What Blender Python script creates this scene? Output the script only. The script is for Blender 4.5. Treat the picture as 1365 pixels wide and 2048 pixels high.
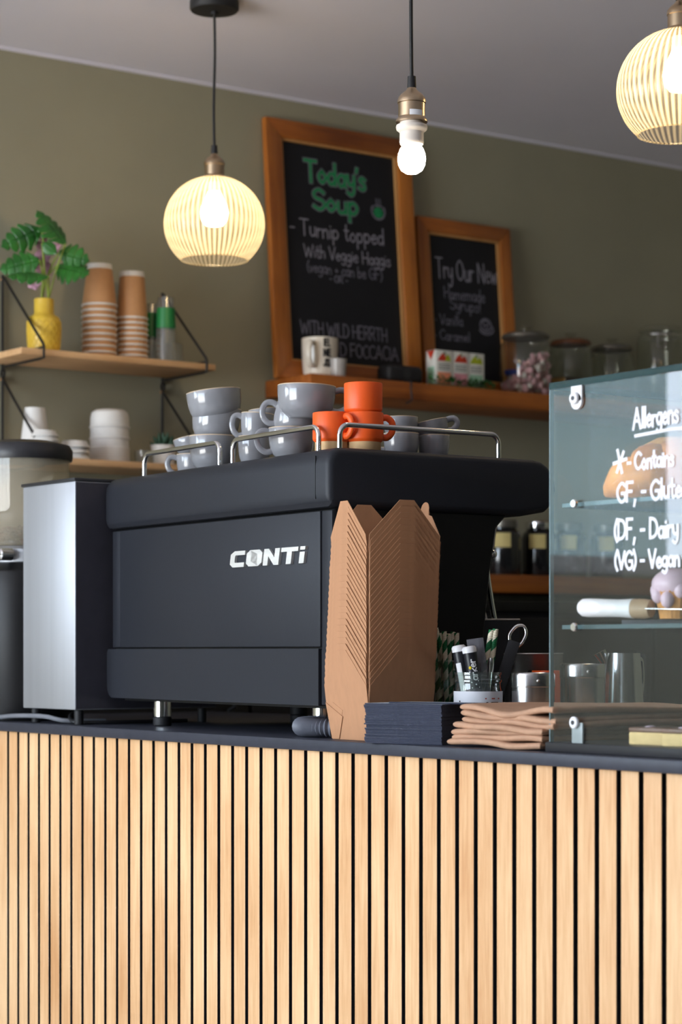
import bpy, bmesh, math, random
from mathutils import Vector, Matrix
random.seed(7)
for _o in list(bpy.data.objects): bpy.data.objects.remove(_o, do_unlink=True)
scene = bpy.context.scene
COL = scene.collection

# ------------------------------------------------------------ camera
TH = math.radians(35.8); FPX = 4412.0; CX, CY = 682.5, 1302.0; CAMZ = 1.083
cam_d = bpy.data.cameras.new('camera'); cam = bpy.data.objects.new('camera', cam_d); COL.objects.link(cam)
cam.location = (0, 0, CAMZ); cam.rotation_euler = (math.pi/2, 0, -TH)
cam_d.sensor_fit = 'VERTICAL'; cam_d.sensor_height = 36.0; cam_d.sensor_width = 24.0
cam_d.lens = FPX/2048*36.0; cam_d.shift_y = (CY-1024)/2048
cam_d.clip_start = 0.05
cam_d.dof.use_dof = True; cam_d.dof.focus_distance = 3.4; cam_d.dof.aperture_fstop = 5.6
scene.camera = cam

# ------------------------------------------------------------ daylight, exposure
scene.view_settings.view_transform = 'Standard'; scene.view_settings.look = 'None'
scene.view_settings.gamma = 1.0; scene.view_settings.use_curve_mapping = False
scene.view_settings.exposure = 0.0
scene.cycles.transparent_max_bounces = 32
world = bpy.data.worlds.new('sky'); scene.world = world; world.use_nodes = True
_bg = world.node_tree.nodes['Background']
_wn, _wl = world.node_tree.nodes, world.node_tree.links     # pale overcast sky above, unseen brighter lower half added to lift the ceiling
_tc = _wn.new('ShaderNodeTexCoord'); _sx = _wn.new('ShaderNodeSeparateXYZ'); _wl.new(_tc.outputs['Generated'], _sx.inputs[0])
_rp = _wn.new('ShaderNodeValToRGB'); _mr = _wn.new('ShaderNodeMapRange'); _mr.inputs['From Min'].default_value = -1; _wl.new(_sx.outputs['Z'], _mr.inputs['Value']); _wl.new(_mr.outputs['Result'], _rp.inputs['Fac'])
_rp.color_ramp.elements[0].position = .46; _rp.color_ramp.elements[0].color = (1.0, .97, .95, 1)
_rp.color_ramp.elements[1].position = .52; _rp.color_ramp.elements[1].color = (.66, .75, .88, 1)
_wl.new(_rp.outputs['Color'], _bg.inputs['Color']); _bg.inputs['Strength'].default_value = 17.0
def portal(name, loc, rot, sx, sy):
    l = bpy.data.lights.new(name, 'AREA'); l.shape = 'RECTANGLE'; l.size = sx; l.size_y = sy
    l.cycles.is_portal = True
    o = bpy.data.objects.new(name, l); COL.objects.link(o); o.location = loc; o.rotation_euler = rot
    return o
portal('daylight_side_window', (-3.02, 3.05, 1.35), (0, -math.pi/2, 0), 2.1, 2.9)
portal('daylight_rear_window', (-1.3, 4.62, 1.38), (-math.pi/2, 0, 0), 2.5, 1.7)

# ------------------------------------------------------------ measuring: pixel of the photograph -> point on a plane of the room
ST, CT = math.sin(TH), math.cos(TH)
R_ = Vector((CT, -ST, 0)); F_ = Vector((ST, CT, 0)); CAM = Vector((0, 0, CAMZ))
def ray(px, py): return F_ + R_*((px-CX)/FPX) + Vector((0, 0, (CY-py)/FPX))
def at_d(px, py, z): return CAM + ray(px, py)*z
def at_x(px, py, X): d = ray(px, py); return CAM + d*(X/d.x)
def at_y(px, py, Y): d = ray(px, py); return CAM + d*(Y/d.y)
def at_z(px, py, Z): d = ray(px, py); return CAM + d*((Z-CAMZ)/d.z)
def mpp(p): return (Vector(p)-CAM).dot(F_)/FPX      # metres per pixel at a point

# ------------------------------------------------------------ materials
def srgb(r, g, b):
    f = lambda c: (c/255/12.92) if c/255 <= .04045 else ((c/255+.055)/1.055)**2.4
    return (f(r), f(g), f(b), 1)
MATS = {}
def mat(name, col, rough=.5, metal=0.0, var=.06, scale=30, bump=0.0, stretch=(1, 1, 1), coat=0.0, trans=0.0, emit=None, estr=0, spec=.5, rvar=0.0, ior=1.45, sheen=0, dark=None, detail=4):
    """principled with noise-driven colour variation, optional bump"""
    if name in MATS: return MATS[name]
    m = bpy.data.materials.new(name); m.use_nodes = True; nt = m.node_tree; N = nt.nodes; L = nt.links
    p = N['Principled BSDF']
    tc = N.new('ShaderNodeTexCoord'); mp = N.new('ShaderNodeMapping'); mp.inputs['Scale'].default_value = stretch
    L.new(tc.outputs['Object'], mp.inputs['Vector'])
    nz = N.new('ShaderNodeTexNoise'); nz.inputs['Scale'].default_value = scale; nz.inputs['Detail'].default_value = detail
    L.new(mp.outputs['Vector'], nz.inputs['Vector'])
    rmp = N.new('ShaderNodeValToRGB'); c = col
    lo = dark if dark else tuple(max(0, x*(1-var)) for x in c[:3])+(1,)
    hi = tuple(min(1, x*(1+var)) for x in c[:3])+(1,)
    rmp.color_ramp.elements[0].position = .3; rmp.color_ramp.elements[1].position = .7
    rmp.color_ramp.elements[0].color = lo; rmp.color_ramp.elements[1].color = hi
    L.new(nz.outputs['Fac'], rmp.inputs['Fac']); L.new(rmp.outputs['Color'], p.inputs['Base Color'])
    p.inputs['Roughness'].default_value = rough; p.inputs['Metallic'].default_value = metal
    p.inputs['Specular IOR Level'].default_value = spec; p.inputs['IOR'].default_value = ior
    p.inputs['Coat Weight'].default_value = coat; p.inputs['Coat Roughness'].default_value = .12
    p.inputs['Transmission Weight'].default_value = trans
    if sheen: p.inputs['Sheen Weight'].default_value = sheen
    if rvar:
        mr = N.new('ShaderNodeMapRange'); mr.inputs['To Min'].default_value = max(.02, rough-rvar); mr.inputs['To Max'].default_value = rough+rvar
        L.new(nz.outputs['Fac'], mr.inputs['Value']); L.new(mr.outputs['Result'], p.inputs['Roughness'])
    if bump:
        b = N.new('ShaderNodeBump'); b.inputs['Strength'].default_value = bump; b.inputs['Distance'].default_value = .002
        L.new(nz.outputs['Fac'], b.inputs['Height']); L.new(b.outputs['Normal'], p.inputs['Normal'])
    if emit:
        p.inputs['Emission Color'].default_value = emit; p.inputs['Emission Strength'].default_value = estr
    MATS[name] = m
    return m
def thin_glass(name, tint, haze=0.0, refl=1.0, rough=0.0, hazecol=(.8, .85, .85, 1), ior=1.5):
    """a sheet of glass: see-through with a fresnel reflection and an optional patchy diffuse layer"""
    if name in MATS: return MATS[name]
    m = bpy.data.materials.new(name); m.use_nodes = True; nt = m.node_tree; N = nt.nodes; L = nt.links
    N.remove(N['Principled BSDF']); out = N['Material Output']
    t = N.new('ShaderNodeBsdfTransparent'); t.inputs['Color'].default_value = tint
    g = N.new('ShaderNodeBsdfGlossy'); g.inputs['Roughness'].default_value = rough
    fr = N.new('ShaderNodeFresnel'); fr.inputs['IOR'].default_value = ior
    mu = N.new('ShaderNodeMath'); mu.operation = 'MULTIPLY'; mu.inputs[1].default_value = refl; L.new(fr.outputs['Fac'], mu.inputs[0])
    ge = N.new('ShaderNodeNewGeometry'); nb = N.new('ShaderNodeMath'); nb.operation = 'SUBTRACT'; nb.inputs[0].default_value = 1; L.new(ge.outputs['Backfacing'], nb.inputs[1])
    m2 = N.new('ShaderNodeMath'); m2.operation = 'MULTIPLY'; L.new(mu.outputs[0], m2.inputs[0]); L.new(nb.outputs[0], m2.inputs[1]); mu = m2
    a = N.new('ShaderNodeMixShader'); L.new(mu.outputs[0], a.inputs['Fac']); L.new(t.outputs[0], a.inputs[1]); L.new(g.outputs[0], a.inputs[2])
    last = a
    if haze:
        d = N.new('ShaderNodeBsdfDiffuse'); d.inputs['Color'].default_value = hazecol
        b = N.new('ShaderNodeMixShader'); b.inputs['Fac'].default_value = haze
        tc = N.new('ShaderNodeTexCoord'); nz = N.new('ShaderNodeTexNoise'); nz.inputs['Scale'].default_value = 9; nz.inputs['Detail'].default_value = 5
        L.new(tc.outputs['Object'], nz.inputs['Vector'])
        mr = N.new('ShaderNodeMapRange'); mr.inputs['From Min'].default_value = .3; mr.inputs['From Max'].default_value = .75
        mr.inputs['To Min'].default_value = haze*.6; mr.inputs['To Max'].default_value = haze*1.5
        L.new(nz.outputs['Fac'], mr.inputs['Value']); L.new(mr.outputs['Result'], b.inputs['Fac'])
        L.new(a.outputs[0], b.inputs[1]); L.new(d.outputs[0], b.inputs[2]); last = b
    L.new(last.outputs[0], out.inputs['Surface'])
    MATS[name] = m
    return m
def wood(name, c1, c2, axis=2, scale=14, rough=.45, coat=0.0, knots=False, per_object=False):
    """grain stretched along one object axis"""
    if name in MATS: return MATS[name]
    m = bpy.data.materials.new(name); m.use_nodes = True; nt = m.node_tree; N = nt.nodes; L = nt.links
    p = N['Principled BSDF']; p.inputs['Roughness'].default_value = rough; p.inputs['Coat Weight'].default_value = coat; p.inputs['Coat Roughness'].default_value = .2
    tc = N.new('ShaderNodeTexCoord'); mp = N.new('ShaderNodeMapping')
    s = [1, 1, 1]; s[axis] = .06; mp.inputs['Scale'].default_value = s
    L.new(tc.outputs['Object'], mp.inputs['Vector'])
    n1 = N.new('ShaderNodeTexNoise'); n1.inputs['Scale'].default_value = scale*9; n1.inputs['Detail'].default_value = 6; n1.inputs['Roughness'].default_value = .65
    n2 = N.new('ShaderNodeTexNoise'); n2.inputs['Scale'].default_value = scale; n2.inputs['Detail'].default_value = 3; n2.inputs['Distortion'].default_value = .8
    L.new(mp.outputs['Vector'], n1.inputs['Vector']); L.new(mp.outputs['Vector'], n2.inputs['Vector'])
    mp2 = N.new('ShaderNodeMapping'); s2 = [1, 1, 1]; s2[axis] = .45; mp2.inputs['Scale'].default_value = s2; L.new(tc.outputs['Object'], mp2.inputs['Vector'])
    n3 = N.new('ShaderNodeTexNoise'); n3.inputs['Scale'].default_value = 7; n3.inputs['Detail'].default_value = 3; L.new(mp2.outputs['Vector'], n3.inputs['Vector'])
    mx = N.new('ShaderNodeMath'); mx.operation = 'MULTIPLY_ADD'; mx.inputs[1].default_value = .42; L.new(n1.outputs['Fac'], mx.inputs[0])
    md = N.new('ShaderNodeMath'); md.operation = 'MULTIPLY_ADD'; md.inputs[1].default_value = .32; L.new(n2.outputs['Fac'], md.inputs[0])
    me = N.new('ShaderNodeMath'); me.operation = 'MULTIPLY'; me.inputs[1].default_value = .46; L.new(n3.outputs['Fac'], me.inputs[0])
    L.new(me.outputs[0], md.inputs[2]); L.new(md.outputs[0], mx.inputs[2])
    r = N.new('ShaderNodeValToRGB'); r.color_ramp.elements[0].position = .46; r.color_ramp.elements[1].position = .72
    r.color_ramp.elements[0].color = c2; r.color_ramp.elements[1].color = c1
    L.new(mx.outputs[0], r.inputs['Fac']); last = r.outputs['Color']
    if knots:
        v = N.new('ShaderNodeTexVoronoi'); v.inputs['Scale'].default_value = 3.2
        mk = N.new('ShaderNodeMapping'); sk = [2.2, 2.2, 2.2]; sk[axis] = 1.1; mk.inputs['Scale'].default_value = sk; L.new(tc.outputs['Object'], mk.inputs['Vector']); L.new(mk.outputs['Vector'], v.inputs['Vector'])
        mr = N.new('ShaderNodeMapRange'); mr.inputs['From Min'].default_value = .03; mr.inputs['From Max'].default_value = .14; L.new(v.outputs['Distance'], mr.inputs['Value'])
        mm = N.new('ShaderNodeMix'); mm.data_type = 'RGBA'; L.new(mr.outputs['Result'], mm.inputs['Factor'])
        mm.inputs['A'].default_value = tuple(x*.25 for x in c2[:3])+(1,); L.new(last, mm.inputs['B']); last = mm.outputs['Result']
    L.new(last, p.inputs['Base Color'])
    b = N.new('ShaderNodeBump'); b.inputs['Strength'].default_value = .12; b.inputs['Distance'].default_value = .001
    L.new(n1.outputs['Fac'], b.inputs['Height']); L.new(b.outputs['Normal'], p.inputs['Normal'])
    MATS[name] = m
    return m

# ------------------------------------------------------------ mesh collecting
class MB:
    def __init__(s): s.v = []; s.f = []; s.m = []
    def add(s, V, F, m=0, M=None):
        o = len(s.v)
        s.v += [tuple((M @ Vector(p)) if M is not None else p) for p in V]
        s.f += [tuple(i+o for i in f) for f in F]; s.m += [m]*len(F)
        return s
    def box(s, x0, x1, y0, y1, z0, z1, bev=0.0, m=0, M=None, seg=2):
        bm = bmesh.new(); bmesh.ops.create_cube(bm, size=1)
        for v in bm.verts: v.co = Vector(((x0+x1)/2+v.co.x*(x1-x0), (y0+y1)/2+v.co.y*(y1-y0), (z0+z1)/2+v.co.z*(z1-z0)))
        if bev: bmesh.ops.bevel(bm, geom=bm.edges[:], offset=bev, segments=seg, affect='EDGES', profile=.5)
        return s._bm(bm, m, M)
    def _bm(s, bm, m, M):
        bm.verts.index_update(); V = [tuple(v.co) for v in bm.verts]; F = [[v.index for v in f.verts] for f in bm.faces]; bm.free()
        return s.add(V, F, m, M)
    def lathe(s, prof, seg=40, m=0, M=None, ms=None, ribs=0, rib=0.0):
        V = []; F = []; idx = []; fm = []
        for r, z in prof:
            if r <= 1e-6: idx.append([len(V)]); V.append((0, 0, z))
            else:
                idx.append(list(range(len(V), len(V)+seg)))
                for k in range(seg):
                    a = 2*math.pi*k/seg; rr = r*(1+rib*math.cos(ribs*a)) if ribs else r
                    V.append((rr*math.cos(a), rr*math.sin(a), z))
        for i in range(len(prof)-1):
            A, B = idx[i], idx[i+1]; mm = ms[i] if ms else m
            for k in range(seg):
                k2 = (k+1) % seg
                if len(A) == 1 and len(B) == 1: continue
                if len(A) == 1: F.append((A[0], B[k2], B[k])) 
                elif len(B) == 1: F.append((A[k], A[k2], B[0]))
                else: F.append((A[k], A[k2], B[k2], B[k]))
                fm.append(mm)
        o = len(s.v); s.v += [tuple((M @ Vector(p)) if M is not None else p) for p in V]; s.f += [tuple(i+o for i in f) for f in F]; s.m += fm
        return s
    def cyl(s, r, z0, z1, seg=24, m=0, M=None, b=0.0):
        p = [(0, z0), (r-b, z0), (r, z0+b), (r, z1-b), (r-b, z1), (0, z1)] if b else [(0, z0), (r, z0), (r, z1), (0, z1)]
        return s.lathe(p, seg, m, M)
    def tube(s, pts, r, seg=10, m=0, M=None, sm=0, closed=False, ry=None):
        P = [Vector(p) for p in pts]; Rr = r if isinstance(r, (list, tuple)) else [r]*len(P)
        if sm: P, Rr = smooth(P, sm, closed, Rr)
        n = len(P); V = []; F = []; up = None
        for i in range(n):
            a = P[i-1] if (i or closed) else P[i]; b = P[(i+1) % n] if (i < n-1 or closed) else P[i]
            t = (b-a).normalized()
            if up is None:
                up = Vector((0, 0, 1)) if abs(t.z) < .9 else Vector((1, 0, 0))
            u = (up - t*up.dot(t)); u = u.normalized() if u.length > 1e-6 else t.orthogonal().normalized()
            w = t.cross(u); up = u
            for k in range(seg):
                g = 2*math.pi*k/seg; V.append(tuple(P[i]+u*(math.cos(g)*Rr[i])+w*(math.sin(g)*(ry if ry else Rr[i]))))
        for i in range(n if closed else n-1):
            j = (i+1) % n
            for k in range(seg): F.append((i*seg+k, i*seg+(k+1) % seg, j*seg+(k+1) % seg, j*seg+k))
        if not closed: F.append(tuple(range(seg))[::-1]); F.append(tuple((n-1)*seg+k for k in range(seg)))
        return s.add(V, F, m, M)
    def prism(s, poly, d0, d1, m=0, M=None, axis='y'):
        """polygon in two axes, extruded along the third from d0 to d1"""
        n = len(poly); mk = {'y': lambda a, b, d: (a, d, b), 'x': lambda a, b, d: (d, a, b), 'z': lambda a, b, d: (a, b, d)}[axis]
        V = [mk(a, b, d0) for a, b in poly]+[mk(a, b, d1) for a, b in poly]
        F = [tuple(range(n)), tuple(range(2*n-1, n-1, -1))]+[(i, n+i, n+(i+1) % n, (i+1) % n) for i in range(n)]
        return s.add(V, F, m, M)
    def ball(s, r, c=(0, 0, 0), sc=(1, 1, 1), seg=20, rings=12, m=0, M=None, noise=0.0):
        pr = [(r*math.sin(math.pi*i/rings), -r*math.cos(math.pi*i/rings)) for i in range(rings+1)]
        pr[0] = (0, -r); pr[-1] = (0, r)
        T = Matrix.Translation(c) @ Matrix.Diagonal((sc[0], sc[1], sc[2], 1))
        if M is not None: T = M @ T
        o = len(s.v); s.lathe(pr, seg, m, T)
        if noise:
            for i in range(o, len(s.v)):
                v = Vector(s.v[i]); s.v[i] = tuple(v+Vector((random.uniform(-1, 1), random.uniform(-1, 1), random.uniform(-1, 1)))*noise)
        return s
def smooth(P, n, closed=False, Rr=None):
    out = []; ro = []; N = len(P); rng = N if closed else N-1
    g = lambda i: P[i % N] if closed else P[min(max(i, 0), N-1)]
    for i in range(rng):
        a, b, c, d = g(i-1), g(i), g(i+1), g(i+2)
        for k in range(n):
            t = k/n; out.append(.5*((2*b)+(c-a)*t+(2*a-5*b+4*c-d)*t*t+(3*b-a-3*c+d)*t**3))
            if Rr: ro.append(Rr[i]*(1-t)+Rr[(i+1) % N]*t)
    if not closed: out.append(P[-1].copy()); ro.append(Rr[-1] if Rr else 0)
    return (out, ro) if Rr is not None else out
def obj(name, mb, mats, parent=None, loc=None, ang=38, label=None, smoothed=True):
    me = bpy.data.meshes.new(name); me.from_pydata(mb.v, [], mb.f)
    for m in (mats if isinstance(mats, (list, tuple)) else [mats]): me.materials.append(m)
    me.polygons.foreach_set('material_index', mb.m)
    bm = bmesh.new(); bm.from_mesh(me); bmesh.ops.recalc_face_normals(bm, faces=bm.faces[:]); bm.to_mesh(me); bm.free()
    if smoothed:
        me.polygons.foreach_set('use_smooth', [True]*len(me.polygons)); me.set_sharp_from_angle(angle=math.radians(ang))
    me.update()
    o = bpy.data.objects.new(name, me); COL.objects.link(o)
    if parent: o.parent = parent
    if loc is not None: o.location = loc
    if label: o['label'] = label
    return o
def tag(o, label, cat, group=None, kind=None):
    o['label'] = label; o['category'] = cat
    if group: o['group'] = group
    if kind: o['kind'] = kind
    return o
def thing(name, label, cat, loc=(0, 0, 0), rotz=0, group=None):
    o = bpy.data.objects.new(name, None); o.empty_display_size = .05; COL.objects.link(o)
    o.location = loc; o.rotation_euler = (0, 0, rotz)
    return tag(o, label, cat, group)
def struct(name, mb, m, label=None, ang=38):
    o = obj(name, mb, m, ang=ang); o['kind'] = 'structure'
    return o
def dup(o, parent=None, loc=None, rot=None, label=None):
    c = o.copy(); COL.objects.link(c)
    if parent: c.parent = parent
    if loc is not None: c.location = loc
    if rot is not None: c.rotation_euler = rot
    if label: c['label'] = label
    for ch in list(o.children): dup(ch, c)
    return c
ORD = 'first second third fourth fifth sixth seventh eighth ninth tenth eleventh twelfth thirteenth fourteenth fifteenth sixteenth seventeenth eighteenth nineteenth twentieth twenty-first twenty-second twenty-third twenty-fourth twenty-fifth twenty-sixth twenty-seventh twenty-eighth'.split()
def nth(i, n):
    return 'topmost' if i == 0 else ('bottom' if i == n-1 else ORD[i]+' from the top')
def RZ(a): return Matrix.Rotation(a, 4, 'Z')
def RX(a): return Matrix.Rotation(a, 4, 'X')
def RY(a): return Matrix.Rotation(a, 4, 'Y')
def T(x, y, z): return Matrix.Translation((x, y, z))

# ------------------------------------------------------------ hand lettering: strokes on a grid (cap height 1, x height .55)
def S(t): return [[tuple(float(c) for c in p.split(',')) for p in s.split()] for s in t.split('|')]
FONT = {  # char: (advance, strokes) ; a leading ~ smooths the stroke
 'A': (.75, '0,0 .33,1 .66,0|.12,.38 .54,.38'), 'C': (.65, '~.6,.85 .35,1 .05,.7 .05,.3 .3,0 .6,.15'), 'D': (.7, '.05,0 .05,1|~.05,1 .45,.9 .62,.5 .45,.1 .05,0'),
 'E': (.6, '.5,1 .05,1 .05,0 .5,0|.05,.52 .42,.52'), 'F': (.58, '.5,1 .05,1 .05,0|.05,.52 .42,.52'), 'G': (.7, '~.62,.85 .35,1 .05,.7 .05,.3 .3,0 .6,.12 .6,.42|.35,.45 .62,.45'),
 'H': (.68, '.05,0 .05,1|.58,0 .58,1|.05,.5 .58,.5'), 'I': (.25, '.1,0 .1,1'), 'J': (.5, '~.42,1 .42,.25 .25,0 .03,.18'), 'L': (.55, '.05,1 .05,0 .48,0'), 'M': (.85, '.05,0 .1,1 .4,.35 .7,1 .75,0'),
 'N': (.72, '.05,0 .05,1 .6,0 .6,1'), 'O': (.72, '~.33,1 .07,.75 .07,.25 .33,0 .6,.25 .6,.75 .33,1'), 'R': (.65, '.05,0 .05,1|~.05,1 .45,.98 .52,.75 .4,.52 .05,.5|.25,.5 .56,0'),
 'S': (.6, '~.52,.85 .3,1 .06,.82 .12,.58 .45,.45 .53,.2 .3,0 .03,.15'), 'T': (.68, '.0,1 .62,1|.31,1 .31,0'), 'V': (.65, '0,1 .3,0 .6,1'), 'W': (.95, '0,1 .22,0 .43,.75 .64,0 .88,1'),
 'Y': (.62, '0,1 .3,.5 .6,1|.3,.5 .3,0'), 'X': (.6, '0,1 .55,0|.55,1 0,0'), 'P': (.62, '.05,0 .05,1|~.05,1 .45,.98 .52,.75 .4,.52 .05,.5'),
 'a': (.52, '~.42,.45 .22,.56 .04,.3 .2,0 .42,.18|.42,.55 .42,.05 .48,0'), 'b': (.52, '.06,1 .06,0|~.06,.35 .25,.55 .43,.3 .25,0 .06,.15'), 'c': (.46, '~.4,.45 .22,.55 .04,.28 .2,0 .41,.1'),
 'd': (.54, '~.42,.4 .22,.55 .04,.28 .2,0 .42,.2|.43,1 .43,0'), 'e': (.5, '~.06,.3 .4,.33 .25,.56 .05,.3 .2,0 .42,.1'), 'g': (.52, '~.42,.45 .22,.56 .04,.3 .2,.02 .42,.2|~.42,.55 .42,-.15 .25,-.36 .05,-.25'),
 'h': (.52, '.06,1 .06,0|~.06,.35 .25,.55 .4,.42 .42,0'), 'i': (.22, '.1,.52 .1,0|.1,.74 .1,.76'), 'k': (.5, '.06,1 .06,0|.4,.55 .06,.25 .42,0'), 'l': (.22, '.1,1 .1,0'),
 'm': (.78, '.05,.55 .05,0|~.05,.35 .2,.55 .34,.4 .35,0|~.35,.35 .5,.55 .66,.4 .67,0'), 'n': (.52, '.06,.55 .06,0|~.06,.35 .25,.56 .4,.42 .42,0'), 'o': (.52, '~.24,.56 .05,.28 .24,0 .43,.28 .24,.56'),
 'p': (.54, '.06,.55 .06,-.38|~.06,.4 .26,.56 .44,.3 .26,0 .06,.15'), 'r': (.4, '.06,.55 .06,0|~.06,.3 .18,.52 .36,.5'), 's': (.42, '~.36,.47 .2,.56 .06,.43 .3,.26 .33,.08 .18,0 .03,.08'),
 't': (.4, '~.16,.95 .16,.2 .24,0 .36,.06|.02,.6 .34,.6'), 'u': (.52, '~.06,.55 .07,.15 .22,0 .4,.15|.42,.55 .42,0'), 'v': (.46, '.02,.55 .2,0 .4,.55'), 'w': (.66, '.02,.55 .16,0 .3,.45 .44,0 .58,.55'),
 'y': (.5, '~.05,.55 .1,.2 .24,.1 .4,.25|~.42,.55 .4,-.1 .25,-.36 .04,-.25'), ' ': (.34, ''), "'": (.16, '.1,1 .06,.8'), '-': (.4, '.04,.42 .32,.42'), '+': (.45, '.04,.4 .36,.4|.2,.58 .2,.22'),
 '(': (.3, '~.24,1.05 .06,.6 .08,.2 .24,-.1'), ')': (.3, '~.05,1.05 .22,.6 .2,.2 .05,-.1'), ',': (.24, '.12,.06 .04,-.24'), '!': (.25, '.14,1 .1,.28|.09,.02 .09,.05'), '*': (.5, '.14,1.1 .30,.05|.36,1.0 .12,.1|.0,.50 .46,.66'),
 '.': (.25, '.08,.32 .12,.36 .1,.28'), ':': (.2, '.1,.45 .1,.47|.1,.05 .1,.07'),
}
def letter_strokes(text, h, sx=1.0, jit=.02, slope=0.0, seed=1):
    rnd = random.Random(seed); out = []; x = 0
    for ch in text:
        adv, st = FONT.get(ch, FONT[' ']); dy = rnd.uniform(-jit, jit); sc = 1+rnd.uniform(-jit, jit)
        for s in st.split('|'):
            if not s: continue
            sm = s.startswith('~'); P = [Vector((float(p.split(',')[0]), float(p.split(',')[1]), 0)) for p in s.lstrip('~').split()]
            if sm: P = smooth(P, 5)
            out.append([((x+p.x*sx)*h, (p.y*sc+dy)*h+slope*(x+p.x*sx)*h) for p in P])
        x += adv*sx
    return out, x*h
def ribbon(mb, strokes, w, fn, m=0, lift=0.0):
    """flat painted strokes: fn(u, v, lift) -> point on the surface"""
    segs = []
    for P in strokes:      # break strokes at sharp corners so every limb keeps its width
        cur = [P[0]]
        for i in range(1, len(P)):
            cur.append(P[i])
            if i < len(P)-1:
                a = (P[i][0]-P[i-1][0], P[i][1]-P[i-1][1]); b = (P[i+1][0]-P[i][0], P[i+1][1]-P[i][1])
                la, lb = math.hypot(*a), math.hypot(*b)
                if la > 1e-9 and lb > 1e-9 and (a[0]*b[0]+a[1]*b[1])/(la*lb) < .62: segs.append(cur); cur = [P[i]]
        segs.append(cur)
    for si, P in enumerate(segs):
        n = len(P); V = []; F = []; lf = lift+si*2.5e-5     # each limb lies a hair over the one before
        if n < 2: continue
        for i in range(n):
            a = P[max(i-1, 0)]; b = P[min(i+1, n-1)]; dx, dy = b[0]-a[0], b[1]-a[1]; l = math.hypot(dx, dy) or 1
            nx, ny = -dy/l*w/2, dx/l*w/2
            x, y = P[i]
            if i == 0: x -= dx/l*w*.4; y -= dy/l*w*.4
            if i == n-1: x += dx/l*w*.4; y += dy/l*w*.4
            V.append(fn(x+nx, y+ny, lf)); V.append(fn(x-nx, y-ny, lf))
        F = [(2*i, 2*i+1, 2*i+3, 2*i+2) for i in range(n-1)]
        mb.add(V, F, m)
    return mb
# ============================================================ ROOM
YW = 4.60; XL, XR, YF, CEIL = -3.0, 5.2, -2.5, 2.48
M_wall = mat('olive_paint', srgb(156, 152, 130), rough=.75, var=.035, scale=5, bump=.04)
M_white = mat('wall_paint_grey', (.30, .29, .27, 1), rough=.8, var=.02)
M_ceil = mat('ceiling_paint', (.75, .73, .82, 1), rough=.85, var=.02, scale=3)
M_floor = wood('oak_floor', (.60, .56, .52, 1), (.44, .40, .36, 1), axis=1, rough=.4)
M_frame_w = mat('window_paint', (.7, .7, .7, 1), rough=.4)
M_pane = thin_glass('window_glass', (.97, .99, .99, 1))
struct('floor', MB().box(XL, XR, YF, YW, -.05, 0), M_floor)
struct('ceiling', MB().box(XL-.1, XR+.1, YF-.1, YW+.1, CEIL, CEIL+.08), M_ceil)
wx0, wx1, wz0, wz1 = -2.7, -.03, 1.30, 2.2
b = MB().box(XL-.1, wx0, YW, YW+.1, 0, CEIL).box(wx1, XR+.1, YW, YW+.1, 0, CEIL).box(wx0, wx1, YW, YW+.1, 0, wz0).box(wx0, wx1, YW, YW+.1, wz1, CEIL)
struct('wall_back', b, M_wall)
vy0, vy1, vz0, vz1 = 1.6, 4.5, .30, 2.40
b = MB().box(XL-.1, XL, YF, vy0, 0, CEIL).box(XL-.1, XL, vy1, YW, 0, CEIL).box(XL-.1, XL, vy0, vy1, 0, vz0).box(XL-.1, XL, vy0, vy1, vz1, CEIL)
struct('wall_left', b, M_white)
struct('wall_front', MB().box(XL-.1, XR+.1, YF-.1, YF, 0, CEIL), mat('dark_green_paint', (.045, .05, .04, 1), rough=.7))
struct('wall_right', MB().box(XR, XR+.1, YF, YW, 0, CEIL), M_wall)
struct('trim_1', MB().box(XL, XR, YW-.012, YW, CEIL-.006, CEIL), M_ceil)
def window(name, horiz, a0, a1, z0, z1, at, n):
    f = MB(); w = .05
    def bx(p0, p1, q0, q1):
        if horiz: f.box(p0, p1, at+.02, at+.07, q0, q1)
        else: f.box(at-.07, at-.02, p0, p1, q0, q1)
    bx(a0, a1, z0, z0+w); bx(a0, a1, z1-w, z1)
    for k in range(n+1):
        c = a0+(a1-a0-w)*k/n; bx(c, c+w, z0+w, z1-w)
    o = struct(name, f, M_frame_w)
    g = MB()
    if horiz: g.box(a0, a1, at+.043, at+.047, z0, z1)
    else: g.box(at-.047, at-.043, a0, a1, z0, z1)
    p = obj('pane', g, M_pane, o); p['kind'] = 'structure'
window('window_1', True, wx0, wx1, wz0, wz1, YW, 1)
window('window_2', False, vy0, vy1, vz0, vz1, XL, 3)
M_ext = mat('neighbour_render', (.19, .265, .28, 1), rough=.8, var=.12, scale=1.5)
struct('wall_neighbour', MB().box(-2.95, 3.0, 7.0, 7.3, -.3, 6.0), M_ext)

# ============================================================ COUNTER
XF = 1.905; TOP = .95; EDGE = .0175
M_slat = wood('oak_slat', srgb(238, 196, 148), srgb(204, 150, 100), axis=2, scale=16, rough=.42, coat=.25)
M_blk = mat('black_felt', (.012, .012, .016, 1), rough=.85)
M_top = mat('worktop_laminate', srgb(52, 54, 64), rough=.42, var=.10, scale=60, spec=.4)
ctr = thing('service_counter', 'long cafe counter fronted with pale vertical oak slats on black', 'counter', (XF, 0, 0))
sl = MB(); pitch = .0408
y0 = at_x(674, 1600, XF+.014).y     # a gap seen at mid-picture fixes the rhythm
k0 = int((y0-.4)/pitch)
for k in range(-k0, 46):
    yc = y0+k*pitch+pitch/2
    sl.box(.0148, .0250, yc-.0160, yc+.0160, .06, TOP-EDGE-.0005, m=1); sl.box(.014, .0150, yc-.0160, yc+.0160, .06, TOP-EDGE-.0005, bev=.0006, seg=1)
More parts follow.
